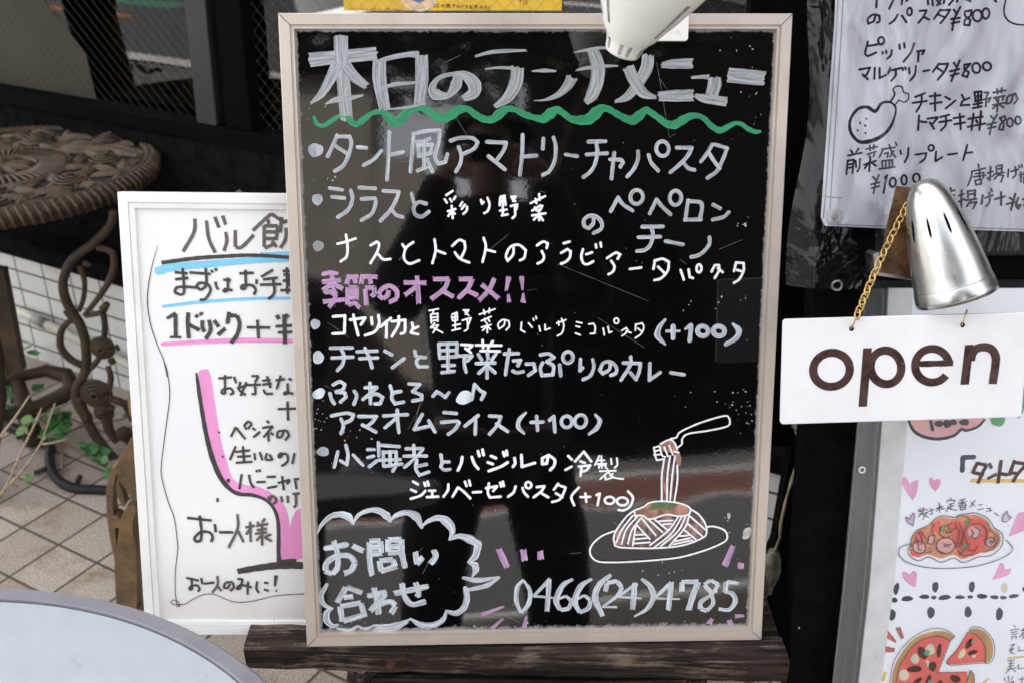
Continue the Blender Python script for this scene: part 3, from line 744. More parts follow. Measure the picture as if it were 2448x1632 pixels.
bwrite('menu_line', P_low,
 (720, 540, 3.92, 48, """d 133,920 46,48"""),
 (1280, 540, 3.92, 46, """1215,878,24 1160,950,44 1145,1030,60 1215,1108,20;1230,985,30 1350,985,22;1290,940 1290,1050;1405,965,26 1455,930,40;1460,930,40 1445,1070,44;o 1568,985 50,46;o 1718,985 52,46;1850,918,26 1905,980,60 1880,1050,50 1785,1108,40"""),
 (720, 790, 3.92, 34, """d 160,250 52,62;d 165,588 64,46,-30;275,162 480,160;290,255 485,245;375,175 400,230 390,310 340,370;525,195 710,190;550,260 715,252;600,165 640,260 665,345;785,190 850,225;965,260 855,345;1065,190 1075,235;1165,250 1105,245 1080,290 1100,335 1180,335
1290,130 1300,255;1290,125 1460,120 1455,240;1300,185 1455,185;1305,252 1455,240;1372,150 1378,380;1325,325 1435,322;1320,390 1435,378;1480,235 1600,235 1560,280;1530,240 1530,320 1545,385;1660,220 1690,270;1745,205 1750,260;1825,215 1785,270;1640,305 1815,300;1740,290 1742,440;1735,330 1665,395;1750,330 1815,390
1905,215 2035,212;1950,175 1930,300 1915,410;1990,280 2055,275 2030,325;1985,375 2020,390 2080,380;2110,310 2180,308 2195,370 2130,415
300,505 360,475 410,500 390,550 330,565;330,572 410,580 420,620 370,665;270,585 285,640 310,680;500,565 520,610 495,685;600,530 705,522;645,490 650,680;710,530 580,640;600,622 700,590 765,620 740,680 690,682;835,515 855,580;935,565 865,580 850,630 880,680 960,665
1010,495 1110,500;1110,502 1050,562;1045,565 1130,600 1130,640 1045,655;1235,612 1270,568 1310,590 1350,620 1385,578;d 1530,625 80,62,-25;1600,640 1625,500;1625,502 1680,560 1720,580 1690,640
285,795 420,770 490,785 470,830 410,860;375,825 395,890 375,960;540,800 705,800;705,803 660,860 610,895;575,880 700,945;775,795 995,782;900,740 905,850 915,950;895,815 785,905;1135,780 1090,860 1060,920;1060,922 1205,890;1195,840 1255,945;1340,762 1455,772;1315,855 1450,845 1480,860 1440,920 1380,965;1660,790 1535,890;1635,830 1630,965;1765,795 1870,800;1870,803 1840,880 1765,965;1830,870 1935,940
2105,765,24 2045,830,42 2035,900,42 2090,960,24;2155,855 2265,850;2205,800 2215,930"""),
 (1250, 790, 3.92, 34, """165,225 240,215 290,250 225,288;225,290 285,330 280,410 205,415;185,300 165,350 180,420;345,320 355,420;o 422,248 46,54;540,265 535,370;535,372 560,345;655,270 665,340 630,420 565,455;820,300 810,360 750,400 720,365 755,300 820,290 875,340 870,395 825,415;940,300 1100,305;1100,308 1090,380 1060,455;1060,455 1005,390;1010,245 1005,320 920,460;1190,305 1185,460;1185,460 1285,390;1385,390 1510,410
250,835 290,800;290,800 300,945;o 410,850 48,54;o 540,845 54,58;680,785,26 720,840,44 690,910,44 620,965,26"""),
 (730, 1040, 3.92, 33, """d 165,150 58,44;305,150 270,295;380,90 400,180 390,270;390,272 330,235;450,180 540,275;585,130 645,130;585,205 640,192;600,290 670,235;685,65 690,190;690,87 880,102;730,150 735,285;735,155 850,150 850,270 820,330;690,228 890,222;740,287 905,265;795,150 795,285
945,122 1100,120;1015,90 1020,190;925,192 1135,190;1100,130 1040,200 930,295;1045,230 1035,310 1070,370 1155,340;1045,287 1135,268;1270,180 1280,240;1345,245 1290,250 1270,290 1300,320 1355,315"""))
bwrite('menu_line', P_pen,
 (720, 540, 3.92, 27, """300,850 410,842;410,845 405,1000;295,1010 400,1005;460,880 600,862;600,865 560,925;490,835 510,930 535,1025;660,860 665,920;725,840 730,920 690,990 600,1025;840,865 745,945;800,915 798,1045;850,895 975,882;975,885 970,990 935,1010;915,850 910,930 850,1035;1040,910 1050,960;1095,945 1045,970 1030,1000 1095,1015"""),
 (720, 540, 3.92, 16, """1200,795 1285,778;1240,790 1235,815;1215,830 1220,910;1215,830 1280,822 1280,895;1220,860 1275,855;1222,890 1278,882;1250,910 1215,955;1220,940 1285,930 1235,1000;1230,950 1325,1000;1410,850 1420,890;1415,830 1460,812 1465,880;1420,860 1460,850;1440,820 1445,970;1420,890 1465,882;1420,935 1490,920;1415,980 1490,962;1520,790 1570,790 1540,830;1535,805 1570,840;1510,885 1590,862 1570,920;1555,870 1560,960 1530,985
1670,830 1815,780;1710,790 1720,830;1765,775 1760,815;1690,890 1780,850;1720,870 1725,900;1750,870 1765,895;1690,950 1780,925;1740,910 1745,1000;1740,940 1700,980;1745,940 1775,970;1910,880 1900,930 1855,965 1845,920 1890,880 1945,890 1950,940 1920,975;2065,905 2060,975 2095,995;2130,910 2165,950;2175,870 2180,885;2200,850 2205,870"""),
 (1280, 540, 3.92, 16, """35,940 45,985;90,925 90,975 135,960;200,912 285,880;215,895 220,930;245,870 265,930 250,1000 205,1030;385,900 435,910;380,940 415,948;375,1005 420,1022;500,920 545,915 560,950 555,1005;515,1010 560,1005;635,960 645,1020;680,945 690,1000 715,990;o 758,890 22,24;810,980 850,955 865,975 840,1010 810,1030;850,985 895,1000;940,920 935,980;940,925 1000,910 1015,950 990,1010 935,1050;960,960 990,985"""),
 (720, 790, 3.92, 26, """1500,130 1605,135;1605,138 1560,180;1540,165 1590,205;1640,135 1875,138;1700,90 1705,160;1795,100 1750,165;1680,188 1860,192"""),
 (730, 1040, 3.92, 28, """1470,200 1460,260 1430,325;1560,200 1585,265 1620,310;1618,145 1630,190;1660,130 1670,180;1740,190 1785,210;1710,250 1755,265;1895,250 1830,290 1720,330;1855,155 1865,190;1885,140 1890,180;1960,210 1965,260 1945,290;2025,180 2030,290;2030,290 2150,255;2275,200 2260,260 2220,265 2220,210 2280,182 2335,225 2330,280 2295,320"""),
 (1250, 1040, 3.92, 25, """425,190 460,225;455,290 400,320;570,150 490,240;575,155 640,240;540,240 580,255;525,288 630,278 600,320 560,335;550,285 540,375"""),
 (1250, 1040, 3.92, 18, """715,190 675,275;700,232 765,230;695,265 780,262;735,190 740,300;712,280 714,302;715,278 775,275 775,298;825,215 830,265;880,210 885,270 860,300;720,332 870,327;790,308 795,332;800,338 725,405;770,370 775,410 830,395;800,340 850,390 940,405;840,355 820,375"""),
 (730, 1040, 3.92, 25, """1010,430 1055,455;990,505 1035,525;1125,515 1080,560 990,590;1115,440 1125,470;1145,430 1155,465;1160,515 1215,515;1190,515 1190,575;1140,575 1245,570;1340,455 1335,510 1295,570;1380,570 1430,485 1480,520 1545,585;1495,430 1510,470;1535,420 1545,465;1570,530 1645,525;1695,490 1795,472;1795,475 1760,518;1720,445 1710,530 1730,578 1830,570;1825,440 1835,475;1850,430 1860,470;1970,475 1950,530 1900,570;2035,490 2050,530 2085,570;o 2090,462 28,28;2170,480 2240,472;2240,474 2210,520 2140,575;2200,530 2275,575"""),
 (1250, 1040, 3.92, 24, """330,450 290,505;325,460 400,485 380,540 340,600 275,620;310,540 370,575;525,485 465,550 455,590 480,650;540,575 630,572;585,540 595,620;690,555 720,540;720,540 700,650;o 812,605 44,34;o 932,615 50,38;985,520 1030,580 1005,660 945,698 895,695"""))
bwrite('speech_cloud', P_low,
 (730, 1040, 3.92, 50, """110,920,14 150,840,34 230,762,48 320,738,58 400,758,78 445,820,30;445,825,14 500,742,40 600,700,46 690,705,62 760,750,75 795,802,28;795,800,12 850,748,46 950,720,54 1040,760,84 1090,858,30;1090,855,12 1150,802,40 1250,770,58 1330,810,96 1378,890,62 1350,975,14;1350,972,24 1440,942,52 1540,970,82 1620,1015,66"""),
 (720, 1270, 3.92, 50, """1659,110,66 1650,160,66 1630,230,64 1570,282,24;1560,285,10 1630,310,66 1635,360,60 1605,415,18;1520,430,28 1650,452,54 1855,425,22;1855,430,18 1740,500,48 1560,545,34;1540,530,50 1552,620,58 1525,710,58 1450,762,54 1360,742,30;1360,745,22 1330,820,48 1240,872,58 1120,868,58 1025,815,22;1020,820,20 900,868,48 780,890,56 680,875,24;680,880,20 600,908,38 530,882,22;530,882,20 450,922,46 340,905,24;345,870,22 295,880,48 242,830,60 242,755,58 290,715,22;290,720,22 215,680,48 188,600,48 240,492,34;690,920,44 850,920,46 1000,850,14"""))
bwrite('inquiry_words', P_low, (720, 1270, 3.92, 54, """215,155 440,118;305,85 340,200 340,330 290,395 225,365 240,290 330,228 450,225 505,290 470,360 400,390;480,130 585,180;640,95 640,250 665,410;640,88 742,82;742,85 752,200;650,148 750,138;655,208 755,200;815,75 815,190;815,75 938,70;940,72 945,200 975,335;820,138 930,132;815,195 930,190;730,275 750,370;735,272 860,257;860,260 880,320;750,368 900,318;1070,185 1085,300;1085,300 1140,235;1240,165 1260,230 1210,300
420,520 340,660;430,520 570,570;400,612 490,602;365,700 385,840;365,700 560,662;560,665 590,770;390,835 610,770;620,600 800,562;680,520 720,700 725,770;790,580 650,740;690,692 830,652 885,690 840,765;870,575 1190,510;945,480 970,600 1040,678 1170,650;1070,470 1100,560 1090,610"""), jag=10, cap='b')
bwrite('telephone_number', P_low, (1230, 1290, 3.92, 48, """85,372,30 28,440,44 18,570,46 60,680,30 128,600,46 145,480,40 85,372,20;335,362,40 180,520,26;180,522,28 370,540,18;325,362 305,668;550,362,26 450,425,52 392,560,58 430,655,40 510,640,40 528,570,36 480,522,30 400,555,22;725,362,26 620,432,54 565,570,58 610,675,40 690,635,44 712,560,40 650,520,30 575,560,22;905,322,36 800,410,58 755,540,60 825,712,44;850,482,44 868,400,44 960,382,42 1005,440,42 960,520,36 825,622,26;820,625,18 960,625,24;1150,402,40 970,525,26;970,527,26 1190,545,18;1128,400,50 1105,648,52;1190,360,30 1270,430,46 1300,530,56 1240,640,46 1120,715,16;1470,392,44 1312,540,28;1310,542,28 1550,550,16;1468,392,52 1440,655,52;1568,480,50 1568,390,46;1565,388,40 1722,388,50;1720,390,56 1670,520,56 1630,655,54;1900,480,30 1840,472,30 1778,412,38 1838,372,38 1908,412,38 1850,500,34 1748,575,46 1740,640,46 1800,660,40 1860,590,40 1840,500,30 1780,430,26;2100,400,30 1990,388,46;1985,385,52 1975,480,50;1970,478,34 2040,500,44 2068,570,48 2010,648,40 1910,642,34"""), cap='b', jag=6)
bwrite('mauve_dash', P_purple, (720, 1270, 3.92, 60, "1850,160 1930,330\n2080,165 2095,270\n2240,180,56 2245,255,60\n1690,775,40 1900,700,24\n1785,905,34 1895,810,20\n2110,790,24 2090,900,44"),
  (1230, 1290, 3.92, 60, "2050,50,50 1970,240,66\n2120,212,60 2122,268,56\n1855,730,34 1820,785,54\n2008,745,50 2025,795,56\n2065,712,40 2155,706,26"), jag=10, cap='b')
art = bwrite('pasta_drawing', P_pen, (1400, 970, 3.92, 17, """800,300 850,288 890,235 1080,150 1300,88 1350,118 1330,182 1150,225 960,255 905,300 900,350 855,388
690,370 638,385 642,418 690,408;650,422 642,452 700,448;652,465 665,502 722,492;690,370 715,455 745,472;735,380 770,465;780,362 815,450;700,350 760,318 800,312 838,350 855,400
735,490 712,650 712,872;790,462 765,650 760,882;835,462 810,650 790,872;857,550 857,700 830,882;830,420 872,430
265,1165 150,1212 62,1290 40,1370 90,1438 200,1458 500,1448 850,1415 1100,1350 1290,1270 1325,1210 1290,1152 1200,1122 1130,1126
455,970 380,1030 290,1150 262,1230 275,1302;275,1302 350,1320 640,1325 900,1300 1090,1230 1130,1180 1120,1100 1060,1012 985,960
455,970 540,938 600,898 720,885 860,900 950,930 985,962 960,1010 870,1025 760,1010 640,1045 580,1050 530,1020 460,1022 455,970
440,1020 340,1150 285,1272;480,1030 380,1150 335,1285;510,1050 430,1160 395,1280;470,1100 455,1200 440,1302;470,1100 600,1240;520,1040 655,1205;580,1050 720,1175;640,1050 760,1150;860,1040 770,1160 600,1298;900,1030 800,1190 640,1320;940,1020 860,1170 700,1310;970,1010 930,1130 780,1310;960,1100 1090,1212;980,1030 1120,1152;930,1160 1030,1242;450,1282 600,1270;450,1242 580,1230;460,1202 560,1195;820,1290 1000,1250;840,1260 980,1230;880,1212 960,1205;690,1072 810,1065;720,1102 800,1096"""), lift=.0009, whole=True)
bwrite('noodle_shading', P_brown, (1400, 970, 3.92, 30, "f 455,1000 380,1050 300,1160 270,1240 285,1300 400,1312 640,1315 900,1290 1080,1225 1120,1175 1110,1100 1040,1010 980,980 760,1020 600,1050;735,500 714,870;775,500 755,870,40;815,560 800,860"), parent=art)
bwrite('sauce_shading', P_orange, (1400, 970, 3.92, 30, "f 465,975 540,945 600,905 720,893 860,908 945,935 975,962 955,1003 870,1018 760,1003 640,1038 580,1042 530,1012 465,1015;f 695,385 720,345 780,315 830,345 840,400 830,440 790,430 730,420;850,420,40 865,480,60 872,540,36;800,640,16 820,680,20;735,720,20 745,800,22;300,1190,30 310,1290,30;480,1180 560,1200"), lift=.0006, parent=art)
bwrite('herb_shading', P_dgreen, (1400, 970, 3.92, 16, ";".join("%d,%d %d,%d" % (590 + i * 22, 962 - i * 1.5 + 10 * math.sin(i), 640 + i * 20, 905 - 8 * math.sin(i * .5)) for i in range(12))), lift=.0007, parent=art)
# dried specks, drips and scratches on the panel
rn = random.Random(11)
sp = []
def cl(cx, cy, n, sx, sy, r=2.2):
    for _ in range(n):
        a = r * rn.uniform(.35, 1.15)
        sp.append('d %.1f,%.1f %.2f,%.2f,%d' % (rn.gauss(cx, sx), rn.gauss(cy, sy), a, a * rn.uniform(.35, .9), rn.uniform(0, 180)))
cl(1740, 955, 24, 42, 22); cl(1800, 1015, 10, 22, 12); cl(765, 1000, 18, 8, 26, 1.6); cl(845, 1040, 10, 22, 6, 2.2); cl(780, 430, 5, 26, 5, 2.6); cl(760, 260, 4, 15, 20, 1.8)
cl(1765, 115, 4, 30, 6, 2.6); cl(1800, 235, 9, 15, 40, 2); cl(1775, 535, 7, 8, 6, 2.6); cl(1700, 730, 8, 50, 14, 2.4); cl(1575, 1365, 6, 40, 8, 2.6); cl(1340, 1490, 12, 200, 10, 2.2); cl(860, 1490, 14, 60, 14, 2); cl(1780, 1300, 12, 20, 60, 2)
for _ in range(90): sp.append('d %.1f,%.1f %.2f,%.2f,%d' % (rn.uniform(735, 1800), rn.uniform(90, 1490), rn.uniform(.5, 1.3), rn.uniform(.3, .8), rn.uniform(0, 180)))
sp += ['d 1786,1272 10,14,20', 'd 1780,1282 6,5', 'd 1742,1231 4,8']
bwrite('paint_speck', P_dust, (0, 0, 1, 1, ';'.join(sp)))['kind'] = 'stuff'
sc = []
for _ in range(26):
    x, y, a, l = rn.uniform(740, 1790), rn.uniform(90, 1480), rn.uniform(-1.2, 1.2), rn.uniform(8, 60)
    sc.append('%.1f,%.1f %.1f,%.1f' % (x, y, x + l * math.cos(a), y + l * math.sin(a)))
sc += ['1330,630 1550,720', '1430,760 1540,830', '990,1020 1010,935', '1010,960 975,1025', '1026,1340 1010,1370', '1080,265 1120,330', '1570,150 1600,330']
bwrite('scratch', paint('scratch_grey', (.5, .5, .5), .15, .45, 60, 1), (0, 0, 1, .8, ';'.join(sc)))['kind'] = 'stuff'

# ---------------------------------------------------------------- white menu board behind it, to the left
WO = BP.o - BP.n * .046
WB0 = Plane(WO, (1, .012, 0), BP.ey)
tl = WB0.loc(280, 459.5); bl_ = WB0.loc(348, 1516)
hh = math.hypot(tl[0] - bl_[0], tl[1] - bl_[1])
o_ = WB0.o + WB0.ex * tl[0] + WB0.ey * tl[1]
up_ = (WB0.ex * (tl[0] - bl_[0]) + WB0.ey * (tl[1] - bl_[1])).normalized()
rt = up_.cross(WB0.n) * -1
if rt.x < 0: rt = -rt
WB = Plane(o_, rt, up_)
WW, WH = .45, hh
wb = empty('menu_whiteboard', WB.mat(), 'white framed whiteboard with black, pink and blue pen, standing behind the blackboard', 'whiteboard')
MB().loops(WW, WH, [(.0005, -.018), (0, -.0175), (0, -.0008), (.0008, 0), (.0120, 0), (.0124, -.0022), (.0130, -.0022), (.0136, -.0008), (.0195, -.0018), (.0200, -.0062), (.0215, -.0064)]).build('frame', M_white_alu, wb)
mw, tw, bw_ = nodes('whiteboard_enamel')
co = N(tw, 'ShaderNodeTexCoord'); nz = N(tw, 'ShaderNodeTexNoise', i_Scale=9, i_Detail=6, i_Roughness=.7); tw.links.new(co.outputs['Object'], nz.inputs['Vector'])
sx = N(tw, 'ShaderNodeSeparateXYZ'); tw.links.new(co.outputs['Object'], sx.inputs[0])
gr = N(tw, 'ShaderNodeMapRange', i_1=-WH + .10, i_2=-WH + .02, i_3=0, i_4=.9); tw.links.new(sx.outputs[1], gr.inputs[0])
pr = N(tw, 'ShaderNodeMath', operation='MULTIPLY'); tw.links.new(gr.outputs[0], pr.inputs[0]); tw.links.new(nz.outputs[0], pr.inputs[1])
mx = N(tw, 'ShaderNodeMixRGB'); mx.inputs[1].default_value = (.80, .795, .78, 1); mx.inputs[2].default_value = (.50, .46, .40, 1); tw.links.new(pr.outputs[0], mx.inputs[0]); tw.links.new(mx.outputs[0], bw_.inputs['Base Color'])
setp(bw_, Roughness=.22)
fixn(MB().box(.012, WW - .012, -WH + .012, -.012, -.012, -.006).build('panel', mw, wb))
K_black = paint('black_pen_ink', (.055, .050, .046), .82, 1, 40, 4, .4, .5)
K_grey = paint('faded_pen_ink', (.13, .115, .095), .75, 1, 40, 4, .4, .5)
K_blue = paint('blue_marker', (.22, .60, .86), .85, 1, 12, 3, .4, .9)
K_pink = paint('pink_marker', (.84, .32, .62), .80, 1, 10, 3, .4, .9)
def wwrite(name, mat, *blocks, lift=0.0, cap='b', jag=3):
    for ox, oy, s, w_, tx in blocks:
        for ln in tx.split('\n'):
            if not ln.strip(): continue
            mb = MB(); draw(mb, WB, ox, oy, s, w_, ln, -.006, .0003 + lift, cap, jag)
            mb.build(name, mat, wb)
wwrite('blue_line', K_blue, (280, 450, 3.485, 40, "345,688,72 500,655,62 800,630,60 1100,605,52 1420,590,50 1560,585,50;1200,545,20 1420,545,32 1560,545,40\n385,985,26 700,948,30 1100,922,26 1560,915,26"), cap='r', jag=0)
wwrite('pink_line', K_pink, (280, 450, 3.485, 40, "380,1297,36 700,1278,40 1100,1265,44 1560,1272,36"), (300, 860, 3.485, 10, "f 606,95 640,78 690,75 712,140 730,250 760,450 790,640 840,830 900,990 1010,1040 1130,1060 1250,1130 1330,1220 1362,1330 1368,1400 1380,1340 1400,1290 1440,1240 1560,1230 1560,1600 1430,1665 1290,1665 1278,1568 1275,1350 1240,1240 1170,1160 1060,1118 950,1100 870,1065 790,955 720,810 660,590 630,330"), cap='r', jag=0)
wwrite('black_line', K_black, (280, 450, 3.485, 30, "370,622,32 650,585,34 900,568,32 1150,560,30 1560,585,30"),
  (300, 860, 3.485, 26, "592,105,20 612,250,34 635,400,34 670,600,38 720,800,44 790,970,44 870,1070,36 950,1112,36 1060,1122,32 1170,1162,28 1240,1240,28 1272,1350,32 1276,1560,34"),
  (300, 1180, 3.47, 60, "930,640,50 1100,610,56 1280,590,64 1560,590,60;1280,570,60 1420,560,60;1268,440,30 1275,570,40"), lift=.0004)
wwrite('heading', K_grey, (280, 450, 3.485, 30, """650,255 640,370 550,530;745,270 765,420 820,540;815,240 850,330;880,230 905,305;905,365 915,440 890,525;985,350 985,490;985,492 1040,490 1140,390;1285,215 1210,280 1130,355;1285,215 1400,290;1260,262 1262,300;1225,312 1225,490;1225,315 1340,315 1325,430;1235,365 1335,365;1235,420 1325,420;1230,500 1300,470;1290,440 1330,490;1370,240 1360,370;1370,282 1470,270;1410,330 1400,430 1360,500;1420,360 1500,500"""), lift=.0004)
wwrite('pen_line', K_black,
 (280, 450, 3.485, 24, """480,700 590,710;485,760 595,748;548,665 560,850 540,890 480,870 500,828 580,822 680,830;605,702 780,715;740,665 745,800 700,850 660,820 690,790 755,800 780,850 740,920 690,932;785,680 800,705;820,665 830,690;820,780 830,820 845,845;885,762 950,768;925,745 925,850 890,865 890,840 965,850
1020,710 1140,705;1070,680 1075,830 1040,845 1035,812 1120,808 1160,845 1140,888;1165,760 1160,800;1300,680 1200,740;1215,762 1340,745;1190,805 1370,800;1300,750 1310,870 1260,925;1380,690 1480,690;1380,770 1480,775;1360,850 1480,850;1415,660 1418,880;1385,720 1440,720 1440,820"""),
 (280, 450, 3.485, 34, """415,1085,24 490,1042,34;488,1045 490,1240;440,1238,20 535,1240,20;595,1035 590,1130 600,1250;600,1135 690,1182;655,1055 675,1075;695,1035 710,1055;712,1100 712,1150 728,1195;768,1095 780,1180 740,1255;810,1100 850,1155;905,1165 840,1222;935,1030 920,1130;940,1060 1000,1060 1022,1130 1000,1220 950,1288;1080,1157,24 1275,1160,24;1170,1095,26 1180,1250,26;1330,1055 1350,1090;1425,1050 1390,1090;1320,1150,26 1480,1140,26;1340,1200,24 1480,1195,24;1392,1050 1400,1295"""),
 (280, 450, 3.485, 8, """340,480,3 300,620,7 265,800,9 255,950,9 280,1130,9 340,1310,8 390,1430,8 420,1568,8"""),
 (300, 860, 3.485, 8, """322,5 350,100 370,300 330,620 300,880 310,1000 360,1180 410,1320 440,1560"""),
 (300, 1180, 3.47, 7, """438,430 415,650 415,800 430,930 455,925 440,890 400,875 375,890 400,910 490,910 560,870 650,830 740,830 900,890 1050,885 1250,840 1460,825 1560,822"""),
 (300, 860, 3.485, 21, """775,150 890,140;830,120 832,280 800,272 810,240 880,230 905,268 870,287;905,135 925,190;960,175 945,245 1005,290;1010,180 960,297;930,232 1030,200;1050,130 1110,130;1110,132 1080,180;1080,185 1085,280 1050,280;1030,205 1130,200;1140,170 1210,160;1140,202 1220,190;1180,130 1210,230;1150,240 1170,280 1230,275;1250,165 1330,155;1295,125 1260,240;1360,150 1385,165;1350,190 1355,270 1320,285 1330,260 1400,278
1270,405 1450,400;1350,340 1355,500;d 782,598 12,7,40;d 812,800 12,7,40;d 858,1000 16,18;880,635 920,555;920,555 1000,655;1010,575 990,540 1025,505 1055,530 1020,570;1060,562 1085,582;1125,592 1065,640;1175,500 1200,520;1140,562 1230,547;1230,548 1150,640;1190,590 1195,675;1210,600 1235,620;1320,590 1300,640 1262,640 1270,590 1340,580 1365,620 1330,665
920,715 870,830;915,762 1040,747;930,802 1045,795;920,852 1060,842;980,710 990,845;1075,770 1082,830;1120,760 1142,830;1180,770 1165,822;1165,824 1215,830;1200,780 1228,832;1310,770 1290,810 1270,800 1290,772 1350,780 1350,840 1300,880;1410,770 1390,860
970,945 950,1070;1030,950 1045,1020 1075,1060;1090,910 1100,930;1115,905 1125,930;1090,1012 1170,1010;1175,970 1255,966;1180,1062 1265,1046;1270,1020 1370,992;1370,995 1345,1030;1305,960 1320,1080;1400,990 1470,982;1415,1000 1425,1070;768,1145 770,1178"""),
 (300, 860, 3.485, 24, """515,1310 720,1332;620,1290 635,1420 630,1500 590,1510 572,1480 625,1430 700,1430 728,1470 715,1510;745,1360 755,1430;780,1430 900,1430;"""),
 (300, 1180, 3.47, 21, """505,690 610,715;550,690 555,788 530,790 540,760 600,750 620,788 600,805;630,690 640,745;650,740 740,730;870,740 850,780 815,770 830,730 890,725 905,768 870,800;930,700 975,702 950,785 920,780 960,750 1050,770;1020,720 1015,780 1015,830;1095,720 1088,780 1110,815;1150,730 1190,735;1150,785 1190,800;1250,670,34 1240,760,18;d 1252,797 9,9"""), lift=.0008)
wwrite('faded_pen_line', K_grey, (300, 860, 3.485, 24, """935,1280 935,1400 860,1560;940,1420 985,1512;1000,1390 1080,1375;1040,1340 1045,1510;1040,1400 1005,1450;1100,1340 1110,1362;1165,1315 1140,1345;1090,1377 1190,1360;1095,1412 1180,1400;1140,1350 1140,1540;1080,1442 1180,1430;1130,1460 1090,1500;1215,1445 1160,1470;1160,1470 1220,1505
1215,1130 1205,1170 1190,1160 1200,1130 1250,1135 1255,1172 1230,1195;1295,1130 1310,1180;1350,1125 1355,1185;1390,1112 1460,1105;1420,1100 1420,1200 1400,1222"""), (300, 1180, 3.47, 22, "765,675 765,750 720,815;765,760 800,802"), lift=.0008)
# ---------------------------------------------------------------- black sign stand on the right with two cased menus
c0 = P3(2150, 600, 1.222)
RP = oriented(c0, 1.5, 13.5)
RPU = oriented(c0, -3.5, 13.5)
st = empty('sign_stand', RP.mat(), 'black wooden sign stand at the right carrying two hand drawn menu sheets', 'sign stand')
def rq(pl, pts, off): return [pl.loc(x, y, off) for x, y in pts]
def rect(pl, x0, y0, x1, y1, off):
    a = pl.loc(x0, y0, off); b = pl.loc(x1, y1, off)
    return min(a[0], b[0]), max(a[0], b[0]), min(a[1], b[1]), max(a[1], b[1])
gz = (0 - RP.o.z) / RP.ey.z       # local y of the ground
xa = RP.loc(1905, 1200, -.03)[0]; xb = RP.loc(2040, 1200, -.03)[0]
fixn(MB().box(xa, xb, gz, .42, -.052, -.022).build('side_post', M_black, st, bev=.002))
fixn(MB().box(xa + .52, xb + .50, gz, .42, -.052, -.022).build('side_post', M_black, st, bev=.002))
fixn(MB().box(xb, xa + .52, gz + .10, .40, -.044, -.030).build('back_panel', simple('dark_panel_paint', (.012, .012, .013), .6, 0, .2, 8, .1), st))
r0 = rect(RP, 2360, 615, 2420, 668, -.02)
fixn(MB().box(xb, xa + .52, r0[2], r0[3], -.052, -.018).build('cross_rail', M_black, st, bev=.002))
for s_ in (xb + .06, xa + .50):
    MB().tube([(s_, .38, -.06), (s_, gz * .5 + .1, -.15), (s_, gz - .06, -.27)], .012, 6).build('rear_leg', M_black, st)
M_card = simple('white_card', (.93, .93, .94), .55, 0, .02, 8, .2)
M_milk = simple('milky_plastic_edge', (.72, .72, .71), .35, 0, .06, 30)
K_ink = paint('dark_marker_ink', (.022, .020, .034), .85, 1, 40, 4, .35, .4)
K_inkf = paint('faded_marker_ink', (.12, .115, .13), .75, 1, 40, 4, .4, .5)
def pwrite(pl, par, name, mat, off, *blocks, lift=0.0, cap='r', jag=0):
    for ox, oy, s, w_, tx in blocks:
        for ln in tx.split('\n'):
            if not ln.strip(): continue
            mb = MB(); draw(mb, pl, ox, oy, s, w_, ln, off, .0003 + lift, cap, jag)
            mb.build(name, mat, par)
# upper sheet
up = empty('menu_sheet', RPU.mat(), 'upper white menu sheet with yen prices and a drumstick doodle in a clear sleeve', 'menu sheet')
q = rq(RPU, ((2006, -160), (1996, 60), (1972, 400), (1964, 520), (1972, 540), (2100, 546), (2349, 551), (2640, 560), (2660, -160)), 0)
fixn(MB().prism(q, -.004, 0).build('card', M_card, up))
q = rq(RPU, ((1996, -160), (1986, 60), (1962, 400), (1953, 528), (1964, 548), (2100, 556), (2349, 562), (2650, 570), (2670, -160)), .003)
fixn(MB().prism(q, .001, .003).build('case_cover', clear('glossy_case_cover', (.98, .985, 1), .03, .0, .02, (14, 2, 1), ior=1.12), up))
mb = MB()
draw(mb, RPU, 0, 0, 1, 3, "2010,-160 2000,60 1978,400 1968,522;1980,536 2100,541 2349,546 2640,555;2022,-160 2012,60 1990,400 1984,500;1968,470 2010,474", 0, .0005)
mb.build('case_ridges', simple('grey_case_edge', (.45, .47, .48), .3), up)
b = rect(RPU, 1978, 502, 2008, 530, 0)
cxy = ((b[0] + b[1]) / 2, (b[2] + b[3]) / 2)
fixn(MB().box(b[0], b[1], b[2], b[3], .0032, .0042).build('corner_magnet', M_milk, up, bev=.0004))
MB().lathe([(.0001, .0062), (.003, .006), (.0045, .0045), (.0045, .004)], Matrix.Translation((cxy[0], cxy[1], .0003)), 20).build('magnet_knob', M_milk, up, smooth=True)
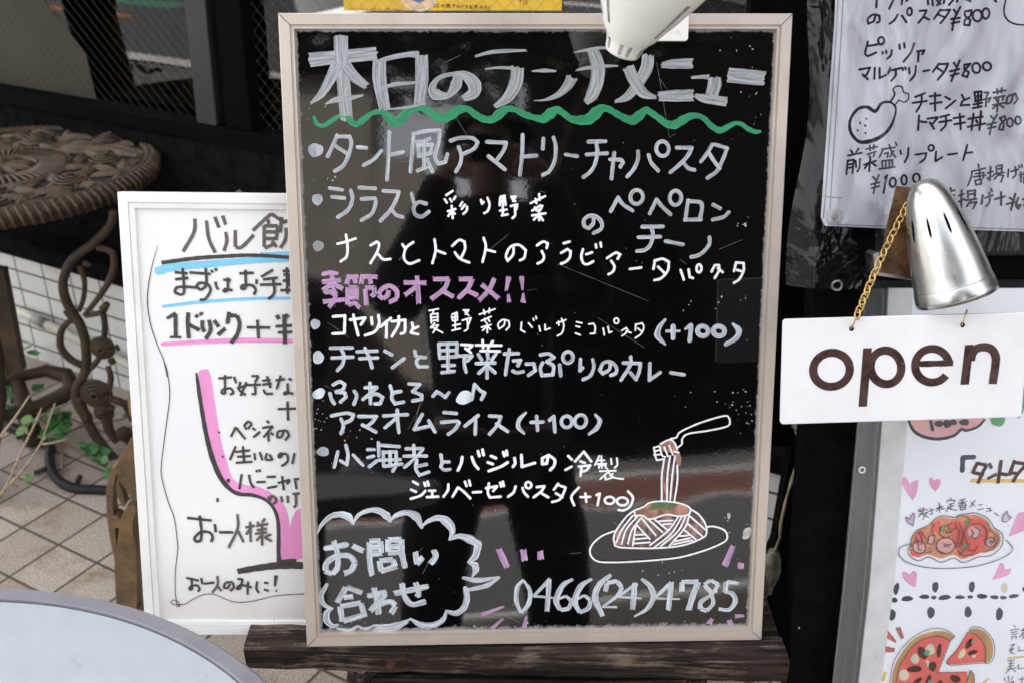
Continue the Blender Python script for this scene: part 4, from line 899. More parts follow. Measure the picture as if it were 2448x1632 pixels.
pwrite(RPU, up, 'price_line', K_ink, 0, (1850, 0, 3.92, 21, """965,-30 960,72;1135,-30 1080,85;1205,-10 1195,45;1265,-10 1240,12;1440,-10 1445,42;1480,-10 1490,52;1515,-10 1560,42;1565,0 1530,52;1600,-10 1590,32;1690,-10 1640,48;1722,-10 1715,20;1790,-10 1840,15;2060,-10 2080,18
950,150 935,200 885,225 880,180 930,140 988,150 990,200 965,215;1160,140 1130,190 1085,225;1200,150 1240,210;o 1270,112 22,36;1365,105 1430,100;1430,102 1400,160 1355,215;1400,160 1455,187;1560,95 1500,180;1555,100 1650,95;1650,97 1610,160 1560,220;1540,140 1600,165;1685,95 1715,135;1745,70 1690,180 1670,285;1660,182 1740,170;1665,222 1735,207;1850,100 1790,110 1790,150 1840,190 1830,240 1782,235 1790,190 1840,150 1850,100;o 1905,150 42,54;o 1985,130 34,48
880,395 855,500 880,530 960,495;870,435 970,420;o 1005,385 28,34;1015,490 1020,505;1050,480 1055,500;1105,475 1095,520 1060,555;1175,420 1180,460;1220,410 1225,450;1315,410 1280,500 1215,580;1340,485 1410,475 1390,510;1355,500 1350,580
800,655 900,637;900,640 870,700 840,718;830,700 880,745;945,640 940,740;990,640 990,735;990,735 1050,705;1090,640 1070,690;1085,665 1190,640;1140,650 1140,710 1100,760;1205,640 1210,660;1230,635 1235,652;1265,640 1270,690;1330,620 1320,700 1275,760;1400,670 1455,660;1545,600 1490,675;1540,605 1630,600;1630,602 1600,670 1535,750;1530,640 1590,680;1685,590 1710,630;1740,570 1695,680 1660,765;1650,672 1735,650;1655,712 1730,692;1840,600 1785,610 1785,650 1825,680 1810,725 1765,710 1790,660 1840,600;o 1895,640 38,46;o 1995,625 38,38
1460,905 1560,895;1465,975 1570,960;1510,875 1510,1040;1605,910 1650,935;1700,945 1610,1020;1760,890 1780,930;1830,920 1770,950 1750,990 1830,985;1360,1085 1350,1220;1360,1140 1430,1147;1440,1115 1535,1102;1535,1104 1490,1160;1460,1150 1500,1210;1560,1100 1640,1078;1550,1147 1660,1130;1610,1090 1610,1170 1565,1225;1685,1110 1780,1095;1690,1167 1790,1150;1740,1070 1750,1215;1820,1117 1955,1095;1815,1192 1980,1160;1870,1070 1850,1220;1940,1045 1925,1220;1895,1130 1905,1150
1325,912 1415,875;1300,967 1430,950;1385,890 1380,970 1335,1050;1880,870 1890,950;1880,865 1945,860;1945,862 1940,940;1885,907 1940,900;1885,952 1945,940;1912,865 1915,1000;1870,982 1950,965;1865,1017 1945,1000"""),
 (1850, 300, 3.408, 17, """625,205 640,225;690,190 670,220;605,247 715,225;600,290 590,400;600,290 650,280;650,282 640,390;605,320 640,315;605,347 640,342;665,290 670,340;700,275 695,350 680,375;735,322 830,290;785,265 775,375;780,300 740,350;790,300 830,330;1030,205 1035,235;1095,185 1090,250 1065,300;1150,240 1240,227;1240,228 1230,270 1190,305;o 1280,185 23,23;1320,215 1315,295;1315,295 1370,260;1415,240 1490,230;1575,160 1540,285;1560,227 1615,220;o 968,465 24,38;o 1060,445 22,38;o 1160,430 28,34;902,428 922,408;920,410 892,550"""))
pwrite(RPU, up, 'faded_price_line', K_inkf, 0, (1850, 0, 3.92, 19, """1970,870 2010,870;2010,872 1990,910;1965,935 2030,920;2030,922 2010,960;1990,930 1985,1000;2055,870 2170,850;2090,840 2095,880;2135,830 2130,870;2060,922 2160,900;2080,930 2090,950;2150,910 2140,940;2050,987 2170,965;2105,930 2090,1050;2100,980 2050,1020;2110,980 2150,1010;2240,890 2220,960 2178,975 2190,910 2260,880 2285,930 2250,975;2030,1090 2060,1120;2090,1075 2040,1170 2020,1260;2000,1172 2080,1150;2005,1207 2075,1190;2160,1090 2115,1110 2150,1160 2145,1220 2110,1215 2120,1170 2170,1120 2160,1090;o 2210,1150 30,38;o 2285,1130 28,35"""),
 (1850, 300, 3.408, 15, """750,195 840,175;780,165 785,205;815,160 810,195;760,237 830,215;775,250 785,260;820,235 810,255;880,195 985,180;890,195 860,260;900,232 930,225 925,260;940,160 960,220 990,260;990,140 1000,165;975,210 945,255;880,290 885,345;885,290 965,282;965,284 965,340;910,290 912,340;940,285 940,335;855,357 985,340;805,420 835,450;855,405 825,480 810,555;790,482 860,465;795,512 860,495
1610,377 1720,350;1665,320 1670,345;1615,375 1605,430 1580,490;1640,397 1710,385 1705,430;1625,422 1725,408;1675,370 1675,440;1640,450 1645,482;1640,450 1690,440 1685,480;1645,485 1690,477;1740,390 1785,375;1765,340 1760,450 1745,440;1740,432 1790,410;1810,335 1812,380;1810,332 1860,325 1855,375;1815,357 1855,350;1790,397 1875,385;1830,400 1795,440;1830,405 1870,410 1850,460;1910,360 1905,420;1930,377 1990,360;1965,340 1970,400 1945,430;1995,330 2000,345;2015,320 2020,340;2000,402 2060,392;2010,380 2010,460;2040,380 2035,470"""),
 (1850, 300, 3.408, 18, """1420,542 1470,530;1440,510 1440,600;1420,582 1470,570;1510,572 1545,560;1530,530 1525,680;1510,622 1550,600;1580,540 1582,590;1580,537 1640,530;1640,532 1635,585;1585,564 1635,557;1560,612 1650,600;1600,620 1570,660;1600,632 1650,625 1620,680;1700,570 1690,640;1720,592 1780,570;1755,550 1755,620 1730,660;1770,520 1775,540;1800,602 1880,580;1850,545 1850,650;1920,590 1945,610;1965,560 1930,690;1895,642 1960,625;1990,590 1970,650 1990,680 2008,650 1975,650;2030,602 2050,600 2040,660"""))
pwrite(RPU, up, 'drumstick_drawing', K_ink, 0, (1850, 0, 3.92, 30, """950,1045,34 870,1005,30 780,1030,28 715,1130,26 720,1240,30 790,1325,30 880,1330,40 990,1290,36 1080,1210,30 1130,1100,18 1140,1010,18 1090,962,20 1010,970,26 950,1045,32;1090,960,20 1130,890,18 1115,840,14 1150,810,13 1200,815,13 1215,870,12 1260,880,13 1260,930,12 1220,960,12 1170,940,12 1130,992,12;d 865,1115 12,9,40;d 808,1155 13,9,40;d 855,1180 14,9,30;d 785,1225 12,9,30;d 858,1250 12,9,30"""), (1850, 0, 3.92, 16, "2180,-40 2155,100 2180,180 2250,225 2344,235 2400,230"))
# plastic sleeve hung over the upper sheet
sv = empty('plastic_sleeve', RPU.mat(), 'crinkled clear plastic sleeve with a brass eyelet hanging over the upper menu sheet', 'plastic sleeve')
nx, ny = 64, 60
vsv = []; rn = random.Random(4)
ph = [(rn.uniform(8, 34), rn.uniform(-7, 7), rn.uniform(0, 6), rn.uniform(.3, 1)) for _ in range(9)]
for j in range(ny + 1):
    for i in range(nx + 1):
        ty = j / ny; tx = i / nx
        yl = -180 + ty * (690 + 180)
        x0 = 1962 - 70 * max(0, ty) ** 1.3 - 12 * math.sin(ty * 9)
        xl = x0 + (2700 - x0) * tx
        if tx > .12: yl = min(yl, -180 + ty * (600 + 180)) if tx > .3 else yl
        p = RPU.loc(xl, yl, .012)
        z = .012 + sum(a * math.sin(f1 * p[0] * 1.0 + f2 * p[1] + c) for f1, f2, c, a in ph) * .0011
        z -= .022 * max(0, 1 - tx / .10) ** 2
        vsv.append((p[0], p[1], z))
fsv = [(j * (nx + 1) + i, (j + 1) * (nx + 1) + i, (j + 1) * (nx + 1) + i + 1, j * (nx + 1) + i + 1) for j in range(ny) for i in range(nx)]
MB().add(vsv, fsv).build('film', clear('crinkled_film', (.99, .995, 1), .03, .0, 1.0, (7, 3.2, 1), ior=1.4), sv, smooth=True)
e_ = RPU.loc(2003, 684, .016)
MB().lathe([(.0042, -.001), (.0042, .0012), (.0055, .002), (.0072, .0012), (.0075, -.0005)], Matrix.Translation((e_[0], e_[1], .012)), 24).build('eyelet', M_chrome, sv, smooth=True)
# lower sheet
lo = empty('menu_sheet', RP.mat(), 'lower white menu sheet with pink hearts, pasta and pizza drawings in a clear case', 'menu sheet')
q = rq(RP, ((2124, 690), (2109, 1009), (2079, 1400), (2052, 1632), (2036, 1830), (2680, 1830), (2680, 690)), -.002)
fixn(MB().prism(q, -.006, -.002).build('card', simple('white_paper', (.90, .91, .93), .6, 0, .02, 6, .2), lo))
q = rq(RP, ((2118, 690), (2109, 1009), (2082, 1400), (2058, 1632), (2044, 1830), (2168, 1830), (2176, 1632), (2200, 1400), (2168, 1009), (2176, 690)), -.0015)
mb = MB()
q1 = rq(RP, ((2124, 690), (2109, 1009), (2079, 1400), (2052, 1632), (2036, 1830), (2092, 1830), (2105, 1632), (2136, 1400), (2168, 1009), (2182, 690)), -.0015)
fixn(MB().prism(q1, -.0019, -.0005).build('milky_edge', M_milk, lo))
q = rq(RP, ((2064, 690), (2049, 1009), (2014, 1400), (1989, 1632), (1974, 1830), (2700, 1830), (2700, 690)), .004)
fixn(MB().prism(q, .0025, .004).build('case_cover', clear('lower_case_cover', (.98, .985, .99), .03, .0, .03, (20, 2, 1), ior=1.12), lo))
q = rq(RP, ((2066, 690), (2051, 1009), (2016, 1400), (1991, 1632), (1976, 1830), (2036, 1830), (2052, 1632), (2079, 1400), (2109, 1009), (2124, 690)), -.003)
fixn(MB().prism(q, -.006, -.003).build('clear_side_strip', clear('hazy_side_strip', (.9, .92, .93), 0.12, .14, .18, (9, 3, 1), ior=1.6, hazec=(.5, .5, .48)), lo))
mb = MB(); draw(mb, RP, 0, 0, 1, 2, "2068,690 2053,1009 2018,1400 1992,1632 1978,1830;2112,690 2098,1009 2066,1400 2040,1632 2024,1830", .004, .0003)
mb.build('case_ridges', simple('clear_ridge', (.16, .17, .18), .25), lo)
e_ = RP.loc(2061, 1122, .004)
MB().lathe([(.0030, -.001), (.0030, .0008), (.0042, .0008), (.0046, 0)], Matrix.Translation((e_[0], e_[1], .0043)), 20).build('punched_hole', M_milk, lo, smooth=True)
K_pinkp = paint('pink_print', (.86, .42, .62), .9, 1, 20, 20, .5, .92)
K_rose = paint('rose_print', (.82, .46, .46), .9, 1, 20, 20, .5, .92)
K_redp = paint('red_print', (.84, .17, .14), .9, 1, 20, 20, .5, .9)
K_org = paint('orange_print', (.86, .36, .20), .7, 1, 60, 30, .5, .8)
K_tan = paint('crust_tan', (.62, .36, .15), .9, 1, 30, 8, .5, .8)
K_dk = paint('slate_print', (.085, .10, .11), .85, 1, 30, 8, .5, .6)
K_line = paint('thin_outline_ink', (.10, .115, .12), .9, 1, 40, 4, .5, .7)
K_brn = paint('brown_print', (.12, .055, .045), .9, 1, 30, 8, .5, .6)
K_yel = paint('yellow_print', (.86, .60, .22), .85, 1, 20, 8, .5, .9)
K_cre = paint('cream_print_dots', (.72, .70, .50), .95, 1, 20, 20, .5, .85)
K_grn = paint('green_print', (.16, .42, .20), .9, 1, 20, 20, .5, .85)
K_lav = paint('lavender_print', (.74, .58, .76), .9, 1, 20, 20, .5, .9)
def lw(name, mat, *bl, lift=0.0, cap='r', jag=0): return pwrite(RP, lo, name, mat, -.002, *bl, lift=lift, cap=cap, jag=jag)
TT = (1820, 980, 3.734); VV = (1980, 1300, 4.722)
lw('pink_heart', K_pinkp, TT + (10, "f 1290,592 1318,640 1328,655 1365,625 1402,622 1392,720 1352,805 1300,735 1256,650 1262,598\nf 1518,592 1540,622 1560,612 1600,615 1594,668 1552,722 1508,672 1495,612\nf 2360,905 2290,920 2240,1030 2205,1125 2360,1068"), VV + (10, "f 845,298 900,325 925,335 960,293 1000,335 985,478 945,470 870,415 832,348\nf 1935,208 1985,218 1992,282 2060,270 2050,330 1960,372 1850,400 1890,315"))
lw('small_heart', K_lav, TT + (10, "f 1285,945 1318,965 1350,910 1364,930 1348,1022 1300,990\nf 2152,935 2188,892 2200,930 2228,948 2180,985 2142,980"))
lw('rose_blob', K_rose, TT + (10, "f 1320,60 1330,120 1370,190 1480,238 1600,250 1720,218 1780,165 1830,172 1930,140 1985,85 1990,0 1320,0"))
lw('noodle_fill', K_org, TT + (10, "f 1330,1200 1345,1130 1400,1060 1490,1030 1560,965 1640,950 1730,965 1800,935 1900,930 1980,955 2040,1010 2060,1050 2120,1090 2135,1160 2105,1220 2020,1265 1920,1275 1800,1325 1710,1290 1600,1320 1490,1285 1400,1310 1335,1270"))
lw('tomato_fill', K_redp, TT + (10, "f 1850,960 1990,975 2035,1040 2010,1150 1960,1260 1820,1310 1745,1270 1790,1120\nf 1690,990 1780,980 1810,1060 1800,1180 1740,1240 1700,1120\nf 1520,1010 1600,980 1580,1090 1530,1080\nf 1380,1090 1450,1070 1440,1180 1370,1170\nf 1320,1230 1450,1260 1400,1305 1335,1290"), VV + (10, "f 1372,1082 1250,1028 1100,1052 950,1140 850,1285 790,1400 760,1560 775,1780 900,1990 1240,2060 1500,1960 1585,1700 1565,1440 1232,1440\nf 1572,995 1640,1008 1720,1075 1762,1180 1763,1322 1380,1352 1332,1332 1352,1290 1450,1180\nf 762,940 805,930 845,1045 820,1058\nf 640,960 664,970 760,1085 745,1102 640,1040\nf 640,1148 740,1168 737,1202 640,1205"), lift=.0004)
lw('shrimp_fill', K_rose, TT + (10, "d 1640,1200 74,62\nd 1900,1085 62,56\nd 2040,1170 46,40\nd 1405,1215 56,50\nf 1490,1120 1545,1110 1530,1185 1480,1185"), lift=.0008)
lw('crust_fill', K_tan, VV + (10, "f 1372,1082 1420,1040 1345,990 1240,975 1100,1000 960,1070 850,1190 765,1330 725,1460 715,1580 728,1760 850,2010 900,2000 782,1780 764,1560 792,1402 852,1287 952,1142 1102,1053 1250,1028\nf 1585,975 1640,945 1750,975 1840,1080 1858,1200 1835,1295 1785,1335 1764,1318 1768,1180 1728,1068 1640,1005\nf 1562,1545 1600,1420 1635,1470 1640,1600 1590,1680"), lift=.0005)
lw('cheese_dot', K_cre, VV + (10, "d 975,1285 46,58\nd 850,1470 56,64\nd 1145,1180 55,62\nd 1505,1230 32,62,30\nd 1640,1255 24,20\nd 1120,1340 22,44,-20"), lift=.001)
lw('olive_dot', K_brn, VV + (10, "d 1060,1220 48,75,-30\nd 1248,1190 24,80,8\nd 970,1400 84,36,-5\nd 1172,1370 44,56\nd 1430,1510 60,40,20\nd 1262,1570 30,44\nd 1590,1112 32,66,35\nd 1625,1215 56,24,-20\nd 1000,1540 70,24,-40\nd 1125,1530 24,70,20"), lift=.0012)
lw('herb_mark', K_grn, VV + (10, "d 1625,1090 14,26,20\nd 1110,1215 30,34,40\nd 1145,1550 26,30\nd 1100,1350 8,24"), TT + (10, "f 1830,970 1860,975 1840,1025 1812,1015\nf 1795,1185 1828,1195 1815,1240 1785,1230\nf 1600,1035 1640,1015 1620,1075 1595,1070\nd 1505,1225 14,9,-30\nd 2010,1015 18,12,-30"), (1820, 980, 3.734, 10, "d 2110,85 62,52"), (1830, 680, 3.806, 34, "2365,930 2330,1120 2300,1190"), lift=.0014)
lw('slate_mark', K_dk, VV + (10, '\n'.join("d %d,%d %d,%d,%d" % q for q in ((768, 500, 30, 70, 12), (748, 628, 33, 30, 0), (890, 612, 66, 30, -4), (1208, 480, 36, 60, 5), (1085, 590, 58, 25, 0), (1190, 598, 30, 22, 0), (1312, 598, 70, 28, -8), (1620, 478, 34, 62, 5), (1485, 595, 55, 22, 0), (1602, 592, 33, 20, 0), (1735, 585, 60, 28, 3), (1875, 595, 48, 22, 5), (1975, 600, 38, 20, 0), (2092, 583, 58, 22, -8), (2215, 505, 24, 30, 0), (722, 795, 38, 65, 5), (1158, 768, 43, 65, 0), (1577, 762, 40, 63, 0), (1930, 785, 40, 72, 6)))), TT + (30, "1310,60,24 1330,130,26 1380,198,30 1480,242,30 1600,252,30 1720,222,30 1785,168,28 1830,178,26 1930,145,24 1990,85,24"), (1820, 980, 3.734, 30, "1510,90 1528,170;d 1585,118 42,28;d 1660,118 40,36;d 1715,105 30,26;d 1810,105 46,28"), TT + (44, "1793,535 1798,420;1798,418 1895,415"))
lw('beige_mark', K_cre, VV + (10, "d 1988,488 35,62"))
lw('title_words', K_brn, TT + (32, "1930,460 1880,560;1925,468 2010,487;2010,488 1970,560 1930,650;1892,552 1985,572;2140,440 2110,650;2112,560 2200,572;2260,440 2210,580;2260,462 2380,475;2370,475 2290,560 2240,640;2210,552 2300,562"), lift=.0004, cap='b')
lw('title_dots', K_dk, TT + (30, "2030,468 2055,515;2100,565 2015,608"), lift=.0006, cap='b')
lw('yellow_line', K_yel, TT + (36, "1880,625 2400,628"), VV + (24, "2025,1282 2300,1262\n640,1450,40 615,1530,40\n1720,1590 1810,1515"))
lw('fine_line', K_line, TT + (8, """1400,885 1450,865;1395,902 1480,880;1410,880 1420,900;1450,870 1440,895;1440,900 1400,950;1410,925 1480,905 1440,970;1430,920 1490,950;1490,897 1540,880;1510,870 1525,910;1500,925 1530,917;1560,872 1620,850;1585,820 1590,905;1590,860 1560,895;1600,850 1610,880 1630,870;1690,780 1692,800;1655,815 1660,800 1725,795 1720,815;1670,832 1715,825;1690,830 1685,880;1690,852 1715,845;1670,850 1650,900;1665,870 1740,887;1820,785 1770,800;1755,822 1830,810;1795,795 1790,850;1790,820 1755,850;1800,820 1830,840;1770,850 1775,885;1770,850 1820,845 1820,880;1775,868 1820,862;1775,887 1820,878;1905,800 1865,860;1870,815 1900,850;1940,842 1970,835;1930,882 1980,875;2010,872 2045,870 2035,895;2010,897 2055,890;2080,910 2115,935"""),
  VV + (9, """2090,910 2110,930;2050,967 2150,950;2060,992 2130,980;2065,1017 2130,1005;2070,1040 2075,1065;2070,1040 2120,1035 2115,1065;2170,970 2230,950;2200,940 2195,1060;2195,990 2160,1040;2050,1132 2100,1120;2100,1122 2040,1190;2040,1192 2090,1170 2050,1210 2100,1232;2150,1150 2145,1200 2200,1190;2020,1312 2100,1300;2035,1342 2095,1332;2030,1372 2090,1360;2060,1300 2055,1400;2010,1402 2110,1390;2060,1392 2000,1450;2065,1395 2110,1430;2145,1350 2140,1400 2200,1390;1980,1500 1990,1530;2080,1490 2060,1520;2030,1480 2030,1530;1990,1562 2090,1540 2070,1600;2150,1520 2220,1510;2185,1490 2180,1580"""), lift=.0006)
lw('pasta_outline', K_line, TT + (8, """1332,1182 1240,1215 1218,1280 1290,1345 1450,1392 1650,1404 1900,1385 2100,1330 2220,1262 2232,1210 2180,1152;1330,1210 1335,1130 1390,1062 1480,1022 1560,952 1640,935 1730,950 1780,922 1850,915 1900,908 1990,940 2050,1000 2072,1040 2140,1090 2150,1160 2120,1230 2040,1290 1930,1302 1800,1350 1712,1312 1600,1348 1490,1302 1400,1335 1320,1292 1305,1240 1330,1190
1730,950 1760,930 1830,945 1850,970;1850,1000 1810,1080 1830,1200 1760,1290;1880,1010 1960,1010 2010,1080 1990,1180;1900,1035 1950,1060 1940,1110 1900,1140 1870,1120;1870,1060 1890,1090 1860,1130;1690,1000 1660,1020 1680,1080 1740,1040;1600,1030 1585,1100 1640,1130 1690,1110;1640,1060 1650,1090 1690,1080;1760,1000 1790,1080 1770,1180 1730,1220;1720,1000 1760,1080 1740,1190;1400,1080 1430,1140 1420,1190;1370,1120 1400,1180;1420,1070 1460,1130;1540,1000 1510,1060 1540,1110;1490,1115 1545,1108 1530,1185 1480,1183 1490,1115;o 1640,1200 84,72;1620,1180 1650,1195 1690,1185;1645,1195 1625,1210;1655,1200 1670,1215;o 1405,1215 58,52;1385,1180 1400,1200 1390,1230 1420,1240;1375,1160 1395,1170;o 2040,1170 46,40;2020,1170 2060,1160;2040,1150 2045,1190;1850,1180 1840,1240 1900,1250 1930,1200;1750,1240 1800,1290 1900,1270;2030,1050 2080,1110 2060,1180;2090,1090 2110,1150 2060,1240;1980,1250 2050,1230;1440,1270 1520,1250;1560,1180 1560,1230 1620,1270"""),
  VV + (8, """1380,1070 1425,1030 1345,970 1240,940 1100,960 950,1042 830,1160 742,1300 702,1450 690,1632 720,1830;1372,1080 1250,1026 1100,1050 950,1140 850,1285 790,1400 760,1560 775,1780;1375,1080 1232,1440;1232,1442 1560,1430;1560,1545 1600,1412 1640,1470 1640,1600
1560,985 1640,1002 1722,1070 1768,1180 1766,1322;1580,970 1600,935 1650,922 1750,950 1850,1070 1872,1200 1845,1300 1785,1342 1760,1322;1560,990 1450,1180 1350,1290 1328,1335 1380,1358;1380,1358 1766,1328
762,940 805,930 845,1045 820,1058 762,940;664,970 760,1085 745,1102;640,1148 740,1168 737,1202 640,1205"""), TT + (7, "1285,945 1318,965 1350,910 1364,930 1348,1024 1300,990 1285,945;2152,935 2188,892 2200,930 2228,948 2180,987 2142,980 2152,935"), lift=.0016)
# ---------------------------------------------------------------- silver clip lamp and the open sign
def axis_m(a, b):
    a, b = Vector(a), Vector(b); z = (b - a).normalized()
    y = (CAM - a); y = (y - z * y.dot(z)).normalized()      # y faces the viewer
    x = y.cross(z)
    return Matrix(((x.x, y.x, z.x, a.x), (x.y, y.y, z.y, a.y), (x.z, y.z, z.z, a.z), (0, 0, 0, 1)))
M_silver = simple('brushed_silver', (.66, .665, .64), .28, 1, .10, 9, bump=.08, bs=14)
A = axis_m(P3(2206, 430, 1.106), P3(2288, 712, 1.121)); AL = (P3(2288, 712, 1.121) - P3(2206, 430, 1.106)).length
sl_ = empty('clip_lamp', A, 'silver bullet shaped clip lamp with a rusty clip beside the open sign', 'lamp')
pr_ = [(0, 0), (.006, .0006), (.011, .003), (.0155, .009), (.0200, .018), (.0240, .032), (.0280, .050), (.0312, .068), (.0340, .088), (.0353, .100), (.0357, .1015), (.0361, .1025), (.0370, .110), (.0372, .1125), (.0368, AL / 1.17), (.036, AL / 1.17 - .002), (.030, .080), (.015, .02), (0, .01)]
pr_ = [(r * 1.17, z * 1.17) for r, z in pr_]
MB().lathe(pr_, Matrix.Identity(4), 56).build('lamp_shade', M_silver, sl_, smooth=True)
def surf(prof, z):
    for (r0_, z0_), (r1_, z1_) in zip(prof, prof[1:]):
        if z0_ <= z <= z1_ and z1_ > z0_: return r0_ + (r1_ - r0_) * (z - z0_) / (z1_ - z0_)
    return prof[-1][0]
def slot(mb, prof, a, da, z0_, z1_, lift=.00025):
    """pointed slit following the shade"""
    vs_ = []; n = 8
    for i in range(n + 1):
        z = z0_ + (z1_ - z0_) * i / n; r = surf(prof, z) + lift
        hw = da * math.sqrt(max(0, 1 - (2 * i / n - 1) ** 2)) + .002
        for s_ in (-1, 1):
            vs_.append((r * math.cos(a + s_ * hw), r * math.sin(a + s_ * hw), z))
    mb.add(vs_, [(2 * i, 2 * i + 1, 2 * i + 3, 2 * i + 2) for i in range(n)])
mb = MB()
for k in range(9): slot(mb, pr_[:10], R(90 + 14 + 36 * (k - 4)), R(2.6), .0375, .061)
mb.build('vent_slits', M_sashd, sl_)
mb = MB()
for z in (.1180, .1308):
    mb.lathe([(surf(pr_[:14], z) + .0002, z), (surf(pr_[:14], z + .0006) + .0002, z + .0006)], Matrix.Identity(4), 56)
mb.build('rim_groove', simple('groove_grey', (.14, .14, .135), .5), sl_)
MB().lathe([(.0001, .055), (.012, .06), (.018, .08), (.016, .10), (.0001, .11)], Matrix.Identity(4), 20).build('bulb', simple('frosted_bulb', (.8, .8, .78), .4), sl_, smooth=True)
CP = Plane(P3(2140, 560, 1.158), (1, .04, 0), (0, .25, .97))
q = [CP.loc(*p) for p in ((2143, 445), (2186, 449), (2220, 560), (2200, 665), (2104, 652), (2120, 540))]
M_rust = simple('rusted_clip', (.17, .085, .035), .5, .4, .3, 40, .4, c2=(.03, .018, .012))
cl_ = fixn(MB().prism(q, -.0018, 0).build('clip_plate', M_rust, sl_, bev=.0005)); cl_.matrix_local = A.inverted() @ CP.mat()
q = [CP.loc(*p) for p in ((2092, 612), (2106, 605), (2108, 652), (2200, 666), (2200, 674), (2094, 660))]
cl2 = fixn(MB().prism(q, -.03, -.004).build('clip_jaw', M_chrome, sl_, bev=.0005)); cl2.matrix_local = A.inverted() @ CP.mat()
jt = MB().tube([P3(2176, 468, 1.163), P3(2200, 490, 1.152), P3(2215, 500, 1.146)], .006, 10); jt.v = [tuple(A.inverted() @ Vector(v)) for v in jt.v]
jt.build('swivel', simple('white_plastic', (.75, .75, .74), .35), sl_, smooth=True)

SP = oriented(P3(1874.7, 763.6, 1.105), 1.7, 16, .9)
bl2 = SP.loc(1864.2, 1013.7); br2 = SP.loc(2434, 995)
W2 = br2[0] + .004; H2 = -bl2[1]
sg = empty('open_sign', SP.mat(), 'white plastic sign reading open in brown letters, hanging on a gold chain', 'sign')
def rrect(x0, y0, x1, y1, r):
    q = []
    for cx_, cy_, a0 in ((x1 - r, y1 - r, 0), (x0 + r, y1 - r, 90), (x0 + r, y0 + r, 180), (x1 - r, y0 + r, 270)):
        q += [(cx_ + r * math.cos(R(a0 + 15 * k)), cy_ + r * math.sin(R(a0 + 15 * k))) for k in range(7)]
    return q
M_sign = simple('white_plastic_sign', (.77, .775, .785), .35, 0, .035, 9)
fixn(MB().prism(rrect(-.001, -H2, W2, 0, .004), -.004, 0).build('plate', M_sign, sg, bev=.0008))
K_brown = simple('brown_lettering_vinyl', (.055, .024, .020), .28, 0, .25, 40)
UU = (1830, 680, 3.806)
def letter(*bl):
    mb = MB()
    for w_, tx, cap in bl: draw(mb, SP, *UU, w_, tx, 0, .0003, cap)
    return mb
def ring(cx_, cy_, rx, ry, w_, a0=0, a1=360, tilt=-12):
    q = []
    for i in range(61):
        a = R(a0 + (a1 - a0) * i / 60)
        X, Y = rx * math.cos(a), -ry * math.sin(a)
        t = R(tilt)
        q.append(SP.loc(1830 + (cx_ + X * math.cos(t) - Y * math.sin(t)) / 3.806, 680 + (cy_ + X * math.sin(t) + Y * math.cos(t)) / 3.806))
    mb = MB(); mb.ribbon(q, [w_ * SP.mpp(2100, 880) / 3.806] * 61, .0003 + mb.zk(), 'b'); return mb
def join(*ms):
    o = MB()
    for i, m in enumerate(ms):
        b_ = len(o.v); o.v += [(x, y, z + 1e-5 * i) for x, y, z in m.v]; o.f += [[k + b_ for k in f] for f in m.f]; o.uv += m.uv; o.mi += m.mi
    return o
ring(600, 772, 167, 153, 76).build('letter_o', K_brown, sg)
join(ring(1095, 750, 139, 153, 76), letter((10, "f 888,578 888,578 967,575 967,575 922,1106 922,1106 845,1108 845,1108", 'b'))).build('letter_p', K_brown, sg)
join(ring(1515, 735, 154, 152, 74, 6, 322, -3), letter((56, "1395,720 1707,712", 'b'))).build('letter_e', K_brown, sg)
join(letter((10, "f 1815,548 1815,548 1893,545 1893,545 1850,905 1850,905 1772,908 1772,908", 'b')), letter((78, "1866,690 1885,620 1930,578 2000,568 2060,592 2092,650 2092,720 2066,901", 'b'))).build('letter_n', K_brown, sg)
mb = MB()
for cx_, cy_ in ((782, 402), (1792, 368)):
    draw(mb, SP, *UU, 10, "d %d,%d 21,24" % (cx_, cy_), 0, .0004)
mb.build('hang_hole', M_sashd, sg)
M_gold = simple('gold_chain', (.62, .42, .16), .28, 1, .15, 60)
def torus(mb, c, n, R_, r_, st=(1, 0, 0), sc=1.0, a0=0, a1=360):
    n = Vector(n).normalized(); u = (Vector(st) - n * Vector(st).dot(n)).normalized(); v_ = n.cross(u)
    k = 18
    mb.tube([Vector(c) + u * R_ * sc * math.cos(R(a0 + (a1 - a0) * i / k)) + v_ * R_ * math.sin(R(a0 + (a1 - a0) * i / k)) for i in range(k + 1)], r_, 6)
ch = MB(); IA = SP.mat().inverted()
pa = P3(2168, 492, 1.137); pb = P3(2050, 752, 1.098); nl = 17
ax = (pb - pa).normalized(); tv = (CAM - pa).normalized(); sd = ax.cross(tv).normalized()
for i in range(nl + 1):
    t = i / nl
    c = pa + (pb - pa) * t + Vector((0, 0, -.004 * math.sin(math.pi * t))) - XV * .003 * math.sin(math.pi * t)
    an = R(42 if i % 2 else -38)
    torus(ch, c, tv * math.cos(an) + sd * math.sin(an), .0036, .00102, ax, 1.5)
ch.v = [tuple(IA @ Vector(v)) for v in ch.v]
ch.build('chain', M_gold, sg, smooth=True)
for nm, (x1, y1), (x2, y2) in (('ring', (2035, 786), (2052, 757)), ('ring', (2300, 778), (2312, 742))):
    a = SP.loc(x1, y1); b_ = SP.loc(x2, y2)
    m = MB(); c = Vector(((a[0] + b_[0]) / 2, (a[1] + b_[1]) / 2, 0)); d_ = Vector((b_[0] - a[0], b_[1] - a[1], 0))
    torus(m, c, d_.normalized().cross(Vector((0, 0, 1))) + Vector((0, 0, .55)), d_.length / 2, .0009, d_)
    m.build(nm, M_gold, sg, smooth=True)

